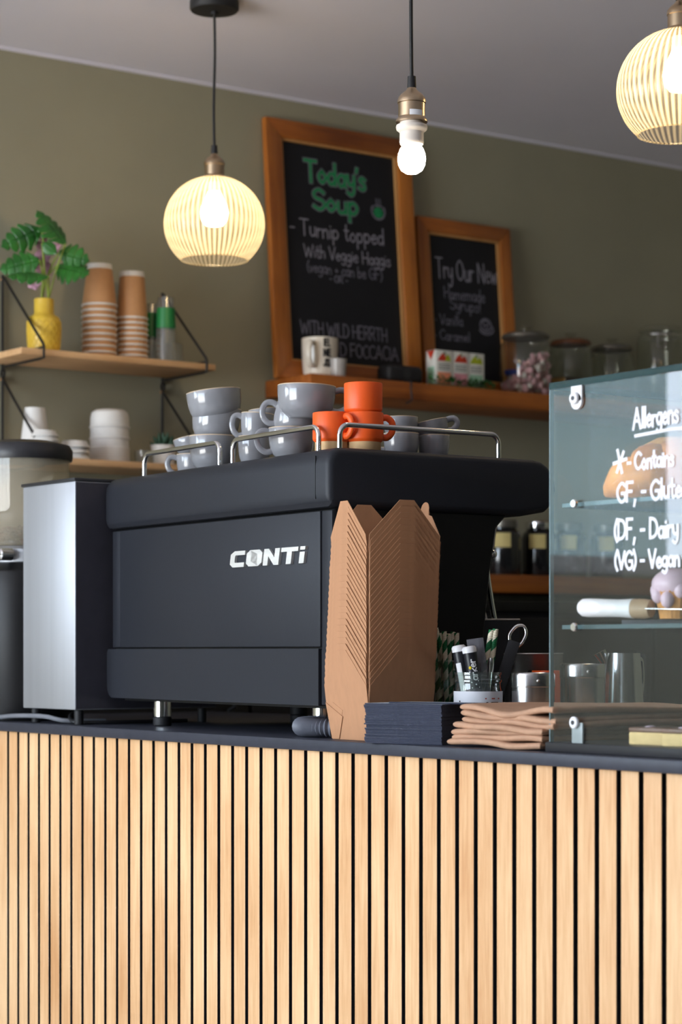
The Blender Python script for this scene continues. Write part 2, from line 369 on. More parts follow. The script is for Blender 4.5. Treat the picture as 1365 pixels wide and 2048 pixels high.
obj('slat_cladding', sl, [M_slat, M_blk], ctr)
obj('backing_panel', MB().box(.024, .036, .4, 4.55, .06, TOP-EDGE-.0005), M_blk, ctr)
obj('carcass', MB().box(.036, .66, .4, 4.55, .06, TOP-EDGE-.0005), M_blk, ctr)
obj('plinth', MB().box(.07, .62, .42, 4.53, 0, .06), M_blk, ctr)
wt = obj('worktop', MB().box(XF, 2.62, .38, 4.56, TOP-EDGE, TOP, bev=.0025), M_top)
tag(wt, 'dark grey worktop slab running the length of the slatted counter', 'worktop')

bb_ = thing('back_bar', 'near black back bar unit against the wall below the lower wooden shelf', 'cabinet', (2.1, 4.12, 0))
obj('body', MB().box(0, 3.09, .012, .478, .05, 1.18), M_blk, bb_)
obj('plinth', MB().box(.02, 3.07, .05, .478, 0, .05), M_blk, bb_)
obj('top', MB().box(-.005, 3.09, 0, .478, 1.18, 1.205, bev=.002), mat('black_laminate', (.010, .0095, .009, 1), rough=.5, spec=.3), bb_)
for _k in range(5):
    dr_ = obj('door', MB().box(.006+.618*_k, .612+.618*_k, -.006, .011, .07, 1.165, bev=.002), mat('black_door', (.011, .010, .0095, 1), rough=.6, spec=.3), bb_)
    obj('handle', MB().tube([(.56+.618*_k, -.006, .95), (.56+.618*_k, -.03, .96), (.56+.618*_k, -.03, 1.07), (.56+.618*_k, -.006, 1.08)], .005, 8), mat('dark_handle', (.02, .02, .02, 1), rough=.4), dr_)

# ============================================================ ESPRESSO MACHINE
M_mach = mat('black_powder_coat', srgb(38, 40, 46), rough=.48, var=.05, scale=300, bump=.03, spec=.3)
M_mach2 = mat('black_seam', (.006, .006, .007, 1), rough=.5)
M_side = mat('black_gloss_side', (.006, .006, .0065, 1), rough=.42, var=.05, spec=.3)
M_chrome = mat('chrome', (.80, .80, .80, 1), rough=.12, metal=1.0, var=.03)
M_badge = mat('brushed_badge', (.86, .85, .82, 1), rough=.42, metal=.75, var=.15, scale=60, stretch=(1, .05, 1))
M_rub = mat('black_rubber', (.012, .012, .014, 1), rough=.6)
PHI = math.radians(3.03)
MO = at_x(668, 1400, 1.955); MO.z = TOP
EX = Vector((math.cos(PHI), -math.sin(PHI), 0)); EY = Vector((math.sin(PHI), math.cos(PHI), 0))
def mloc(px, s):
    """panel coordinate t seen at picture column px, s behind the machine's back panel"""
    d = ray(px, CY); a = MO+EX*s   # a + t*EY parallel to d (horizontal)
    return (a.x*d.y-a.y*d.x)/(EY.y*d.x-EY.x*d.y)
def mpt(px, s, z=0): return MO+EX*s+EY*mloc(px, s)+Vector((0, 0, z))
LM = mloc(220, 0.0)
em = thing('espresso_machine', 'matt black two group espresso machine on the counter, badge towards customers', 'coffee machine', tuple(MO), -PHI)
def bevprism(poly, d0, d1, bev, seg=3, ang=25):
    bm = bmesh.new(); vs = [bm.verts.new((a, d0, b)) for a, b in poly]; f = bm.faces.new(vs)
    r = bmesh.ops.extrude_face_region(bm, geom=[f]); bmesh.ops.translate(bm, vec=(0, d1-d0, 0), verts=[v for v in r['geom'] if isinstance(v, bmesh.types.BMVert)])
    bm.normal_update(); bmesh.ops.recalc_face_normals(bm, faces=bm.faces[:])
    es = [e for e in bm.edges if len(e.link_faces) == 2 and e.calc_face_angle(0) > math.radians(ang)]
    bmesh.ops.bevel(bm, geom=es, offset=bev, segments=seg, affect='EDGES', profile=.5)
    return bm
def arc(cx, cy, r, a0, a1, n): return [(cx+r*math.cos(math.radians(a0+(a1-a0)*i/n)), cy+r*math.sin(math.radians(a0+(a1-a0)*i/n))) for i in range(n+1)]
HB = .444
cap = [(-.004, .352), (-.012, .362), (-.012, HB-.026)] + arc(.014, HB-.026, .026, 180, 90, 5)[1:] + [(.30, HB-.001)] + arc(.385, HB-.047, .045, 90, -60, 8) + [(.36, .350)]
mb = MB()._bm(bevprism(cap, -.004, LM, .011, 3, 35), 0, None)
obj('top_cover', mb, M_mach, em)
obj('cover_seam', MB().box(-.0125, -.0105, .033, .0342, .366, HB-.012), M_mach2, em)
side = [(.004, .05), (.004, .352), (.335, .352), (.312, .33), (.300, .26), (.284, .12), (.284, .05)]
obj('side_body', MB()._bm(bevprism(side, .004, LM-.012, .003, 1), 0, None), M_side, em)
mp_ = MB()
zt = .348; zb = .1392
tA, tB = mloc(645, 0), mloc(243, 0)
mp_.box(-.004, .006, tA, tB, zb, zt, bev=.002)
obj('back_panel', mp_, M_mach, em)
obj('corner_strip', MB().box(-.002, .008, .002, tA-.0012, .06, zt, bev=.002), M_mach, em)
obj('corner_strip', MB().box(-.002, .008, tB+.0012, LM-.014, zb, zt, bev=.002), M_mach, em)
lp = [(mloc(645, 0), .049), (mloc(645, 0), .1365), (LM-.006, .1365)] + [(LM-.001, .130)] + arc(LM-.024, .072, .023, 0, -90, 6)
obj('lower_panel', MB().prism(lp, -.007, .01, axis='x'), M_mach, em)
obj('lower_corner_strip', MB().box(-.003, .01, .003, tA-.0015, .05, .1365, bev=.002), M_mach, em)
obj('drip_tray', MB().box(.285, .43, .04, LM-.05, .05, .095, bev=.006), M_side, em)
obj('base_plate', MB().box(.02, .40, .01, LM-.02, .044, .050), M_mach2, em)
for px, s in ((325, .045), (646, .06)):
    t = mloc(px, s)
    for ss in (s, .33):
        fb = MB().cyl(.0165, .016, .046, 24, 0, T(ss, t, 0), b=.001); f = obj('foot', fb, M_chrome if ss < .2 else M_rub, em)
        obj('rubber_pad', MB().cyl(.0165, .0, .0165, 24, 0, T(ss, t, 0), b=.002), M_rub, f)
# badge letters, slanted, read from the customers' side: u runs towards the near end
uA, uB = mloc(470, 0), mloc(626, 0); W = uA-uB; H = .0262
def bl(polys):  # polygons in a 1-high box, slanted
    return polys
badge = {'C': [[(.95, 1), (.25, 1), (0, .8), (0, .2), (.2, 0), (.95, 0), (.95, .28), (.34, .28), (.3, .34), (.3, .68), (.34, .74), (.95, .74)]],
 'O': [[(.2, 1), (.8, 1), (1, .8), (1, .2), (.8, 0), (.2, 0), (0, .2), (0, .8), (.2, 1), (.32, .74), (.3, .7), (.3, .3), (.34, .27), (.66, .27), (.7, .3), (.7, .7), (.66, .74), (.32, .74)]],
 'N': [[(0, 0), (0, 1), (.3, 1), (.7, .45), (.7, 1), (1, 1), (1, 0), (.7, 0), (.3, .55), (.3, 0)]],
 'T': [[(0, 1), (1, 1), (1, .74), (.65, .74), (.65, 0), (.35, 0), (.35, .74), (0, .74)]],
 'i': [[(0, 0), (0, .68), (.3, .68), (.3, 0)], [(0, .8), (0, 1), (.3, 1), (.3, .8)]]}
bd = MB(); xpos = {'C': 0, 'O': .215, 'N': .44, 'T': .66, 'i': .895}; wid = {'C': .2, 'O': .205, 'N': .2, 'T': .21, 'i': .2}
zc = .283-.0138
for ch, polys in badge.items():
    for P in polys:
        pts = [(uA-(xpos[ch]+wid[ch]*x)*W-(y-.5)*H*.22, zc+y*H) for x, y in P]
        if ch == 'O':
            n = 9; outer, inner = pts[:8], pts[9:17]
            for i in range(8):
                j = (i+1) % 8; bd.prism([outer[i], outer[j], inner[j], inner[i]], -.0085, -.004, axis='x')
        elif ch == 'C':
            q = pts
            for ids in ((0, 1, 10, 11), (1, 2, 9, 10), (2, 3, 8, 9), (3, 4, 7, 8), (4, 5, 6, 7)): bd.prism([q[i] for i in ids], -.0085, -.004, axis='x')
        elif ch == 'N':
            q = pts
            for ids in ((0, 1, 2, 8, 9), (2, 3, 7, 8), (3, 4, 5, 6, 7)): bd.prism([q[i] for i in ids], -.0085, -.004, axis='x')
        elif ch == 'T':
            q = pts
            for ids in ((0, 1, 2, 3, 6, 7), (3, 4, 5, 6)): bd.prism([q[i] for i in ids], -.0085, -.004, axis='x')
        else: bd.prism(pts, -.0085, -.004, axis='x')
obj('badge_lettering', bd, M_badge, em, label='slanted silver metal letters reading CONTi', smoothed=False)
# cup rails: bent chrome rods
def rail(p0, p1, h, r=.0042):
    p0 = Vector(p0); p1 = Vector(p1); d = (p1-p0).normalized(); u = Vector((0, 0, 1)); c = .016
    pts = [p0-u*.004, p0+u*(h-c)]
    for i in range(1, 7): a = math.pi/2*i/6; pts.append(p0+u*(h-c)+u*c*math.sin(a)+d*c*(1-math.cos(a)))
    for i in range(0, 7): a = math.pi/2*i/6; pts.append(p1+u*(h-c)-d*c*(1-math.sin(a))+u*c*math.cos(a))
    pts.append(p1-u*.004)
    return MB().tube(pts, r, 12)
sR = .012
for a, b_, h in ((289, 440, .037), (466, 638, .037)):
    obj('cup_rail', rail((sR, mloc(a, sR), HB), (sR, mloc(b_, sR), HB), h), M_chrome, em)
def mside(px, t):   # s at which the line t=const is seen at column px
    d = ray(px, CY); a = MO+EY*t
    return (a.x*d.y-a.y*d.x)/(EX.y*d.x-EX.x*d.y)
obj('cup_rail', rail((mside(680, .010), .010, HB), (mside(998, .010), .010, HB), .036), M_chrome, em)
# group heads and steam wand on the barista's side
for t in (.24, .50):
    g = obj('group_head', MB().cyl(.034, .255, .350, 28, 0, T(.352, t, 0), b=.004), M_chrome, em)
w0 = at_d(984, 1095, 3.68); w1 = at_d(975, 1135, 3.69); w2 = at_d(983, 1200, 3.69); w3 = at_d(994, 1262, 3.69)
inv = (T(*MO) @ RZ(-PHI)).inverted()
sw = obj('steam_wand', MB().tube([inv @ p for p in (at_d(990, 1052, 3.66), at_d(986, 1075, 3.67), w0, w1, w2, w3)], .0045, 10, sm=5), M_chrome, em)
obj('wand_joint', MB().ball(.0085, inv @ at_d(985, 1108, 3.68)), M_chrome, sw)

# ============================================================ STEEL BOX AND GRINDER
M_steel = mat('brushed_steel', (.50, .515, .55, 1), rough=.5, metal=1.0, var=.06, scale=25, stretch=(1, 1, .04))
_p = M_steel.node_tree.nodes['Principled BSDF']; _p.inputs['Anisotropic'].default_value = .35
_tv = M_steel.node_tree.nodes.new('ShaderNodeTangent'); _tv.axis = 'Z'; M_steel.node_tree.links.new(_tv.outputs[0], _p.inputs['Tangent'])
_p.inputs['Anisotropic Rotation'].default_value = .0
M_dark = mat('dark_plastic', (.022, .022, .025, 1), rough=.4)
c0 = at_x(150, 1400, 1.925); c1 = at_x(46, 1400, 1.925)
wy = c1.y-c0.y
sb = thing('steel_cabinet', 'tall brushed stainless steel box with a black lid on short legs', 'steel box', (1.925, c0.y, TOP))
obj('casing', MB().box(0, .30, 0, wy, .027, .438, bev=.002), M_steel, sb)
obj('side_shade_sheet', MB().box(.0015, .2985, -.0012, .002, .029, .436), mat('shaded_steel_side', srgb(74, 73, 82), rough=.45, metal=.5), sb, label='steel side with its shade put into the colour')  # thin sheet over the casing, the side's shade put into its colour
obj('lid', MB().box(-.003, .303, -.003, wy+.003, .438, .444, bev=.002), M_dark, sb)
for x in (.018, .28):
    for y in (.018, wy-.018): obj('foot', MB().cyl(.0085, 0, .027, 16, 0, T(x, y, 0), b=.001), M_rub, sb)
# grinder
gp = at_d(50, 1300, 4.27)
M_hop = thin_glass('clear_polycarbonate', (.90, .87, .80, 1), haze=.22, hazecol=(.66, .61, .50, 1), refl=1.2)
gr = thing('coffee_grinder', 'black coffee grinder with clear bean hopper behind the steel box', 'coffee grinder', (gp.x, gp.y, TOP))
gr_top = .5415
obj('body', MB().lathe([(0, 0), (.098, 0), (.10, .004), (.10, .26), (.094, .285), (.075, .30), (.058, .305), (0, .305)], 48), M_side, gr)
obj('collar', MB().lathe([(0, .300), (.062, .300), (.064, .310), (.064, .328), (.058, .334), (0, .334)], 40), M_steel, gr)
obj('bean_knob', MB().cyl(.012, 0, .03, 20, 0, T(-.05, -.045, .317) @ RY(math.radians(-90)), b=.003), M_chrome, gr)
hop = [(.040, .334), (.052, .336), (.060, .345), (.078, .372), (.086, .40), (.0865, .505)]
hop2 = [(r-.0025, z) for r, z in hop[::-1]]
obj('hopper', MB().lathe(hop+hop2, 56), M_hop, gr)
obj('hopper_lid', MB().lathe([(0, .512), (.084, .512), (.084, .500), (.0905, .500), (.092, .506), (.092, .520), (.086, .530), (.05, .5385), (0, .5415)], 56), M_dark, gr)
M_bean = mat('roasted_beans', srgb(92, 48, 36), rough=.35, var=.4, scale=40)
bn = MB()
for i in range(260):
    a = random.uniform(0, 2*math.pi); z = random.uniform(.342, .372); r = math.sqrt(random.random())*max(.01, (.050 if z < .36 else .062))
    bn.ball(.0052, (0, 0, 0), (1, .72, .6), 8, 6, 0, T(r*math.cos(a), r*math.sin(a), z) @ RZ(random.uniform(0, 6)) @ RX(random.uniform(-1, 1)))
tag(obj('coffee_beans', bn, M_bean, loc=(gp.x, gp.y, TOP)), 'dark roasted coffee beans lying in the bottom of the hopper', 'coffee beans', kind='stuff')
# cables and hose on the worktop
M_cabg = mat('grey_cable', srgb(120, 122, 128), rough=.5); M_cabb = mat('black_cable', (.012, .012, .014, 1), rough=.5)
def on_top(px, py, dz=.005): p = at_z(px, py, TOP); p.z = TOP+dz; p.x = max(p.x, XF+.012); return p
c = [on_top(-40, 1452), on_top(10, 1449), on_top(60, 1444, .012), on_top(100, 1444, .012), on_top(122, 1450)]
for q in c: q.x = max(q.x, 1.918)
c = [Vector((1.93, 4.10, TOP+.005)), Vector((1.925, 3.95, TOP+.005)), Vector((1.917, 3.80, TOP+.006)), Vector((1.917, 3.70, TOP+.012)), Vector((1.925, 3.60, TOP+.013)), Vector((1.945, 3.555, TOP+.006)), Vector((2.02, 3.54, TOP+.005))]
tag(obj('power_cable', MB().tube(c, .0042, 8, sm=6), M_cabg), 'grey cable lying on the worktop under the steel box', 'cable')
c = [Vector((2.00, 3.60, TOP+.024)), Vector((1.96, 3.565, TOP+.015)), Vector((1.95, 3.53, TOP+.004)), Vector((1.985, 3.497, TOP+.004)), Vector((2.08, 3.492, TOP+.004)), Vector((2.17, 3.50, TOP+.004))]
tag(obj('power_cable', MB().tube(c, .0034, 8, sm=6), M_cabb), 'thin black cable drooping from under the steel box beside the espresso machine', 'cable')
M_hose = mat('grey_drain_hose', srgb(95, 98, 108), rough=.45)
hc = [Vector((2.18, 2.84, TOP+.016)), Vector((2.06, 2.842, TOP+.016)), Vector((1.995, 2.838, TOP+.016)), Vector((1.955, 2.815, TOP+.016)), Vector((1.943, 2.775, TOP+.016)), Vector((1.958, 2.735, TOP+.016)), Vector((2.02, 2.715, TOP+.016))]
hp, _ = smooth(hc, 16, False, [.0145]*len(hc))
tag(obj('drain_hose', MB().tube(hp, [.0152 if i % 2 else .0122 for i in range(len(hp))], 16), M_hose), 'ridged grey drain hose curling out from under the espresso machine', 'hose')

# ============================================================ CUPS ON THE MACHINE
M_cup = mat('grey_glaze', srgb(140, 141, 146), rough=.13, var=.05, scale=20, coat=.5)
M_cupi = mat('grey_glaze_inside', srgb(168, 168, 170), rough=.15)
M_rim = mat('bare_rim', srgb(196, 176, 150), rough=.3)
def cup_mesh(R, H):
    P = [(0, .0), (.56*R, .0), (.60*R, .02*H), (.64*R, .06*H), (.80*R, .17*H), (.905*R, .32*H), (.955*R, .50*H), (.985*R, .72*H), (R, .97*H), (R-.0006, H), (R-.0022, H), (R-.003, .97*H), (.92*R, .68*H), (.88*R, .44*H), (.76*R, .2*H), (.5*R, .09*H), (0, .07*H)]
    ms = [0]*8+[1]*3+[2]*5
    return MB().lathe(P, 56, ms=ms)
def handle_pts(R, H, big=1.0):
    o = R*.95
    return [(o-.004, 0, .82*H), (o+.20*R*big, 0, .90*H), (o+.46*R*big, 0, .84*H), (o+.56*R*big, 0, .62*H), (o+.44*R*big, 0, .38*H), (o+.16*R*big, 0, .24*H), (.84*R, 0, .27*H)]
CUPN = []
def grey_cup(px, s, base, Dpx, label, hdir=None, tilt=0.0, tdir=0.0, hh=.66, H=None):
    """px: column of its axis, s: how far behind the back panel, base: height above the machine top"""
    p = mpt(px, s, HB+base); R = Dpx*mpp(p)/2; H = H or R*2*hh
    t = thing('cup', label, 'cup', tuple(p), 0, 'grey cups stacked on the espresso machine')
    t.rotation_euler = (Matrix.Rotation(tdir, 4, 'Z') @ RY(tilt) @ Matrix.Rotation(-tdir, 4, 'Z')).to_euler()
    obj('bowl', cup_mesh(R, H), [M_cup, M_rim, M_cupi], t)
    if hdir is not None:
        q = obj('handle', MB().tube(handle_pts(R, H), .0050, 10, sm=6, M=RZ(hdir), ry=.0036), M_cup, t)
    return p, R, H
VL = math.atan2(-R_.y, -R_.x)      # handle pointing to picture left
VR = math.atan2(R_.y, R_.x); VN = math.atan2(-F_.y, -F_.x); VA = math.atan2(F_.y, F_.x)
E = .0008
# left heap
p, R, Hc = grey_cup(427, .085, E, 97, 'large grey cup at the bottom of the leftmost heap', None, hh=.74)
h1 = Hc
grey_cup(388, .14, E, 70, 'grey cup with its handle to the left, behind the leftmost rail', VL, hh=.72)
grey_cup(388, .14, .0475, 70, 'tilted grey cup tucked behind the far end of the left heap', VA, -.22, VR, hh=.5)
p, R, H2 = grey_cup(428, .087, h1-.010, 98, 'large grey cup in the middle of the leftmost heap', None, .10, VR, hh=.72)
grey_cup(434, .089, h1+H2-.036, 110, 'wide grey cup tipped on top of the leftmost heap', VA, .12, VL, hh=.56)
# middle heap
p, R, h3 = grey_cup(509, .10, E, 66, 'grey cup at the bottom of the middle heap, left of its neighbour', None, hh=.95)
grey_cup(512, .10, h3-.012, 66, 'grey cup with a looped left handle, second in the middle heap', VL, .06, VR, hh=.92)
grey_cup(531, .125, h3*2-.036, 62, 'small grey cup on top of the middle heap behind the widest cup', VA, .10, VL, hh=.6)
p, R, h4 = grey_cup(583, .075, E, 92, 'grey cup with low left handle beside the orange mug', VL+.15, hh=.70)
grey_cup(582, .078, h4-.014, 94, 'grey cup tilted to the right with a looped left handle', VL, .30, VR, hh=.66)
grey_cup(612, .082, h4+.013, 118, 'widest grey cup crowning the middle heap, handle to the right', VR, .03, VR, hh=.56)
grey_cup(672, .20, E, 74, 'grey cup half hidden behind the orange mugs', VR, hh=.66)
grey_cup(676, .20, .050, 72, 'grey cup resting on another behind the orange mugs', VA, hh=.66)
# right heap
p, R, h5 = grey_cup(803, .225, E, 72, 'small grey cup at the bottom, right of the orange mugs', VA, hh=.74)
grey_cup(802, .225, h5-.008, 70, 'small grey cup with pale rim stacked beside the orange mugs', VA, hh=.62)
p, R, h6 = grey_cup(868, .285, E, 65, 'small grey cup at the bottom of the rightmost pair', VA, hh=.80)
grey_cup(868, .285, h6-.004, 70, 'small grey cup tipped on the rightmost pair, handle to the right', VR, -.22, VR, hh=.50)
grey_cup(772, .33, E, 66, 'small grey cup behind the stacked orange mugs', VA, hh=.7)
M_or = mat('orange_glaze', srgb(240, 92, 28), rough=.45, var=.04, scale=15)
M_clay = mat('bare_stoneware', srgb(205, 170, 125), rough=.7, var=.06, scale=80)
def orange_mug(px, s, base, label, hdir):
    p = mpt(px, s, HB+base); R = 77*mpp(p)/2; k = R/.030
    t = thing('orange_mug', label, 'mug', tuple(p), 0, 'orange stacking mugs')
    P = [(0, 0), (.0255, 0), (.0262, .001), (.0262, .0145), (.0295, .018), (.030, .020), (.030, .0595), (.0294, .0605), (.0285, .0605), (.0278, .0595), (.0275, .02), (.024, .014), (0, .013)]
    P = [(r*k, z*k) for r, z in P]
    obj('body', MB().lathe(P, 56, ms=[1, 1, 1]+[0]*9), [M_or, M_clay], t)
    if hdir is not None:
        hp_ = [(.028, 0, .053), (.036, 0, .0535), (.0435, 0, .047), (.045, 0, .037), (.042, 0, .028), (.035, 0, .0225), (.028, 0, .0235)]
        obj('handle', MB().tube([(a*k, b_*k, c_*k) for a, b_, c_ in hp_], .0052*k, 12, sm=6, M=RZ(hdir), ry=.0038*k), M_or, t)
    return p, k
orange_mug(664, .050, E, 'single orange mug at the machine corner, handle facing out', VN+.75)
p, k_ = orange_mug(729, .093, E, 'lower orange mug of the stacked pair, handle to the right', VR+.15)
orange_mug(727, .0925, .0470*k_, 'upper orange mug standing in the lower one', VA)
# ============================================================ NESTED TAKEAWAY BOXES
M_kraft = mat('kraft_board', srgb(178, 130, 94), rough=.7, var=.05, scale=120, stretch=(1, 1, .3))
M_kraftin = mat('kraft_board_inside', srgb(205, 165, 125), rough=.7)
bx0 = at_x(737, 1420, 1.926)         # near corner of the pile at fold height
WY, WX = .107, .122                  # size at the fold along and across the counter
Z_F, Z_S, Z_P = .056, .026, .052     # base to fold, fold to shoulder, shoulder to peak
def box_parts(root, N=True):
    hx, hy = WX/2, WY/2; t = .0005; k = .13
    bxh, byh = hx-k*Z_F, hy-k*Z_F
    tray = MB()
    bot = [(-bxh, -byh), (bxh, -byh), (bxh, byh), (-bxh, byh)]; top = [(-hx, -hy), (hx, -hy), (hx, hy), (-hx, hy)]
    V = [(a, b, 0) for a, b in bot]+[(a, b, Z_F) for a, b in top]
    tray.add(V, [(3, 2, 1, 0)]+[(i, (i+1) % 4, 4+(i+1) % 4, 4+i) for i in range(4)])
    tr = obj('tray', tray, M_kraft, root, smoothed=False)
    sm = tr.modifiers.new('board', 'SOLIDIFY'); sm.thickness = t*1.6; sm.offset = -1
    # glued corner webs folded against the near face
    web = MB()      # triangular web glued flat on the wall facing the room
    fx = lambda z: -(bxh+k*z)-.0011
    web.add([(fx(.001), byh*.995, .001), (fx(.001), byh*.60, .001), (fx(Z_F*.62), byh*.28+.0, Z_F*.62), (fx(Z_F*.985), hy*.99, Z_F*.985)], [(0, 1, 2, 3)])
    wb = obj('corner_web', web, M_kraft, root, smoothed=False)
    sw_ = wb.modifiers.new('board', 'SOLIDIFY'); sw_.thickness = t*1.4; sw_.offset = 0
    def flap(along, sign, w, off):
        """pentagon standing up from the fold, leaning out a touch"""
        s = w/2-.0006; pk = w*.10; ln = .13/.55
        pts = [(-s, 0), (s, 0), (s, Z_S), (pk, Z_S+Z_P), (-pk, Z_S+Z_P), (-s, Z_S)]
        if off == 'tab': pts = [(-s, 0), (s, 0), (s, Z_S), (.022, Z_S+Z_P*.62), (.013, Z_S+Z_P*.66)] + arc(0, Z_S+Z_P*.82, .012, -10, 190, 8) + [(-.013, Z_S+Z_P*.66), (-.022, Z_S+Z_P*.62), (-s, Z_S)]
        m = MB(); V = []
        for a, z in pts:
            d = (hx if along == 'y' else hy)+ln*z*.55
            V.append((sign*d, a, Z_F+z) if along == 'y' else (a, sign*d, Z_F+z))
        m.add(V, [tuple(range(len(V)))])
        f = obj('flap', m, M_kraft, root, smoothed=False)
        so = f.modifiers.new('board', 'SOLIDIFY'); so.thickness = t*1.6; so.offset = 0
        return f
    flap('y', -1, WY, None); flap('x', -1, WX, None); flap('y', 1, WY, 'tab'); flap('x', 1, WX, None)
NBOX = 25; STEP = .00925
pile = Vector((bx0.x+WX/2, bx0.y+WY/2, TOP))
proto = None
for i in range(NBOX):
    k = i/(NBOX-1)
    lab = {0: 'bottom box of the nested kraft takeaway boxes standing on the worktop', NBOX-1: 'uppermost kraft takeaway box nested in the tall stack'}.get(i, 'kraft takeaway box nested %s in the tall stack' % (ORD[i]+' from the bottom'))
    loc = (pile.x+.0085*k+random.uniform(-.0006, .0006), pile.y+random.uniform(-.0003, .0003)-.0035*k, TOP+.0005+STEP*i)
    rot = (0, 0, -math.radians(6.5*k+random.uniform(-.12, .12)))
    if proto is None:
        proto = thing('takeaway_box', lab, 'takeaway box', loc, 0, 'nested kraft takeaway boxes'); box_parts(proto); proto.rotation_euler = rot
    else: dup(proto, None, loc, rot, lab)

# ============================================================ NAPKINS
M_nap = mat('navy_paper', srgb(40, 46, 68), rough=.85, var=.08, scale=200, sheen=.3)
nc = Vector((1.932, at_x(884, 1490, 1.932).y, TOP))
na = math.radians(17)
NN = 26; NW, NH = .134, .0022
def napkin():
    m = MB(); n = 10
    # two leaves joined by a rounded fold along the near edge
    prof = [(.0, .00055), (.0, .00005), (.118, .00005), (.118, .00095), (.004, .00095), (.0022, .0011), (.004, .00125), (.118, .00125), (.118, .00215), (.0, .00215), (-.0008, .0015)]
    m.prism(prof, 0, NW, axis='y')
    return m
np_ = None
for i in range(NN):
    lab = {0: 'bottom navy paper napkin of the square stack', NN-1: 'navy paper napkin lying on top of the square stack'}.get(i, 'navy paper napkin, %s up in the square stack' % ORD[i])
    loc = (nc.x+random.uniform(-.0008, .0008), nc.y+random.uniform(-.0008, .0008), TOP+.0003+i*.00222)
    if np_ is None:
        np_ = obj('napkin', napkin(), M_nap); tag(np_, lab, 'napkin', 'stacked navy napkins'); np_.location = loc; np_.rotation_euler = (0, 0, na)
    else: dup(np_, None, loc, (0, 0, na+math.radians(random.uniform(-1.2, 1.2))), lab)
dup(np_, None, (nc.x+.034, nc.y-.030, TOP+.0003+NN*.00222), (0, math.radians(1.5), na+math.radians(9)), 'skewed navy napkin overhanging the stack beside the label jar')

# ============================================================ KRAFT PAPER BAGS
M_bag = mat('kraft_paper', srgb(184, 144, 116), rough=.75, var=.07, scale=60, bump=.5)
def bag(seed, L=.34, Wd=.192, th=.0056, amp=.004):
    rnd = random.Random(seed); m = MB(); nx, ny = 26, 22; ph = [rnd.uniform(0, 6.3) for _ in range(8)]
    def zz(x, y, top):
        e = min(x, .06)/.06
        w = amp*(.55*math.sin(26*y+ph[0]+5*x)+.45*math.sin(47*y+ph[1])*math.exp(-x*9)+.3*math.sin(17*x+ph[2]))*(.4+.6*math.exp(-x*5))
        edge = max(0, min(1, y/.006, (Wd-y)/.006, x/.006, (L-x)/.006)); edge = math.sqrt(max(0, 1-(1-edge)**2))
        return w+(th*.5*edge if top else -th*.5*edge)
    eg = [0, .0004, .0012, .0025, .0042, .006]
    xs = eg+[.006+(L-.012)*(k/16)**1.4 for k in range(1, 16)]+[L-q for q in eg[::-1]]; ys = eg+[.006+(Wd-.012)*k/18 for k in range(1, 18)]+[Wd-q for q in eg[::-1]]
    nx, ny = len(xs)-1, len(ys)-1
    V = []; F = []
    for top in (0, 1):
        for i in range(nx+1):
            for j in range(ny+1):
                x = xs[i]; y = ys[j]
                xo = .004*math.sin(31*y+ph[3])+.003*math.sin(60*y+ph[4])
                V.append((x+xo*math.exp(-x*40), y, zz(x, y, top)))
    o = (nx+1)*(ny+1); f = lambda i, j, t: t*o+i*(ny+1)+j
    for i in range(nx):
        for j in range(ny):
            F.append((f(i, j, 1), f(i+1, j, 1), f(i+1, j+1, 1), f(i, j+1, 1))); F.append((f(i, j, 0), f(i, j+1, 0), f(i+1, j+1, 0), f(i+1, j, 0)))
    for j in range(ny): F.append((f(0, j, 0), f(0, j, 1), f(0, j+1, 1), f(0, j+1, 0))); F.append((f(nx, j, 0), f(nx, j+1, 0), f(nx, j+1, 1), f(nx, j, 1)))
    for i in range(nx): F.append((f(i, 0, 0), f(i+1, 0, 0), f(i+1, 0, 1), f(i, 0, 1))); F.append((f(i, ny, 0), f(i, ny, 1), f(i+1, ny, 1), f(i+1, ny, 0)))
    m.add(V, F); return m
b0 = Vector((1.93, 2.214, TOP))
NB = 7
for i in range(NB):
    lab = 'folded kraft paper bag, %s of the pile beside the glass case' % nth(NB-1-i, NB)
    o = obj('paper_bag', bag(30+i, amp=.0024+.0006*i, th=.0088), M_bag, ang=60)
    tag(o, lab, 'paper bag', 'pile of kraft paper bags')
    inn = .012 if i >= 4 else .004*((i*37) % 3)
    o.location = (1.922+inn*.6+0, b0.y-(.022 if i >= 4 else .002*((i*3) % 2)), TOP+.0066+i*.0076); o.rotation_euler = (0, 0, math.radians([1, -1, .5, 0, -1, 1, .5, 1.5, 1][i]))

# ============================================================ JARS, TINS AND TOOLS ON THE WORKTOP
M_glass = thin_glass('jar_glass', (.88, .93, .91, 1), refl=2.2, rough=.03, haze=.03, hazecol=(.7, .75, .75, 1))
M_lab = mat('white_label', (.75, .76, .80, 1), rough=.6, var=.02)
M_ink = mat('black_ink', (.012, .012, .014, 1), rough=.6)
M_red = mat('red_ink', srgb(180, 70, 50), rough=.6)
def jar_glass(R, H, neck=.9, t=.0022):
    P = [(0, .0), (R*.9, 0), (R, .006), (R, H*.66), (R*.97, H*.72), (R*neck, H*.79), (R*neck, H*.84), (R*(neck+.05), H*.86), (R*(neck+.05), H*.89), (R*neck, H*.91), (R*neck, H*.95), (R*(neck+.04), H*.965), (R*(neck+.04), H), (R*neck-t, H), (R*neck-t, H*.80), (R-t, H*.70), (R-t, .006), (0, .005)]
    return MB().lathe(P, 48)
def cylmap(R, a0):  # u along the circumference read from outside, v up
    return lambda u, v, l: ((R+l)*math.cos(a0+u/R), (R+l)*math.sin(a0+u/R), v)
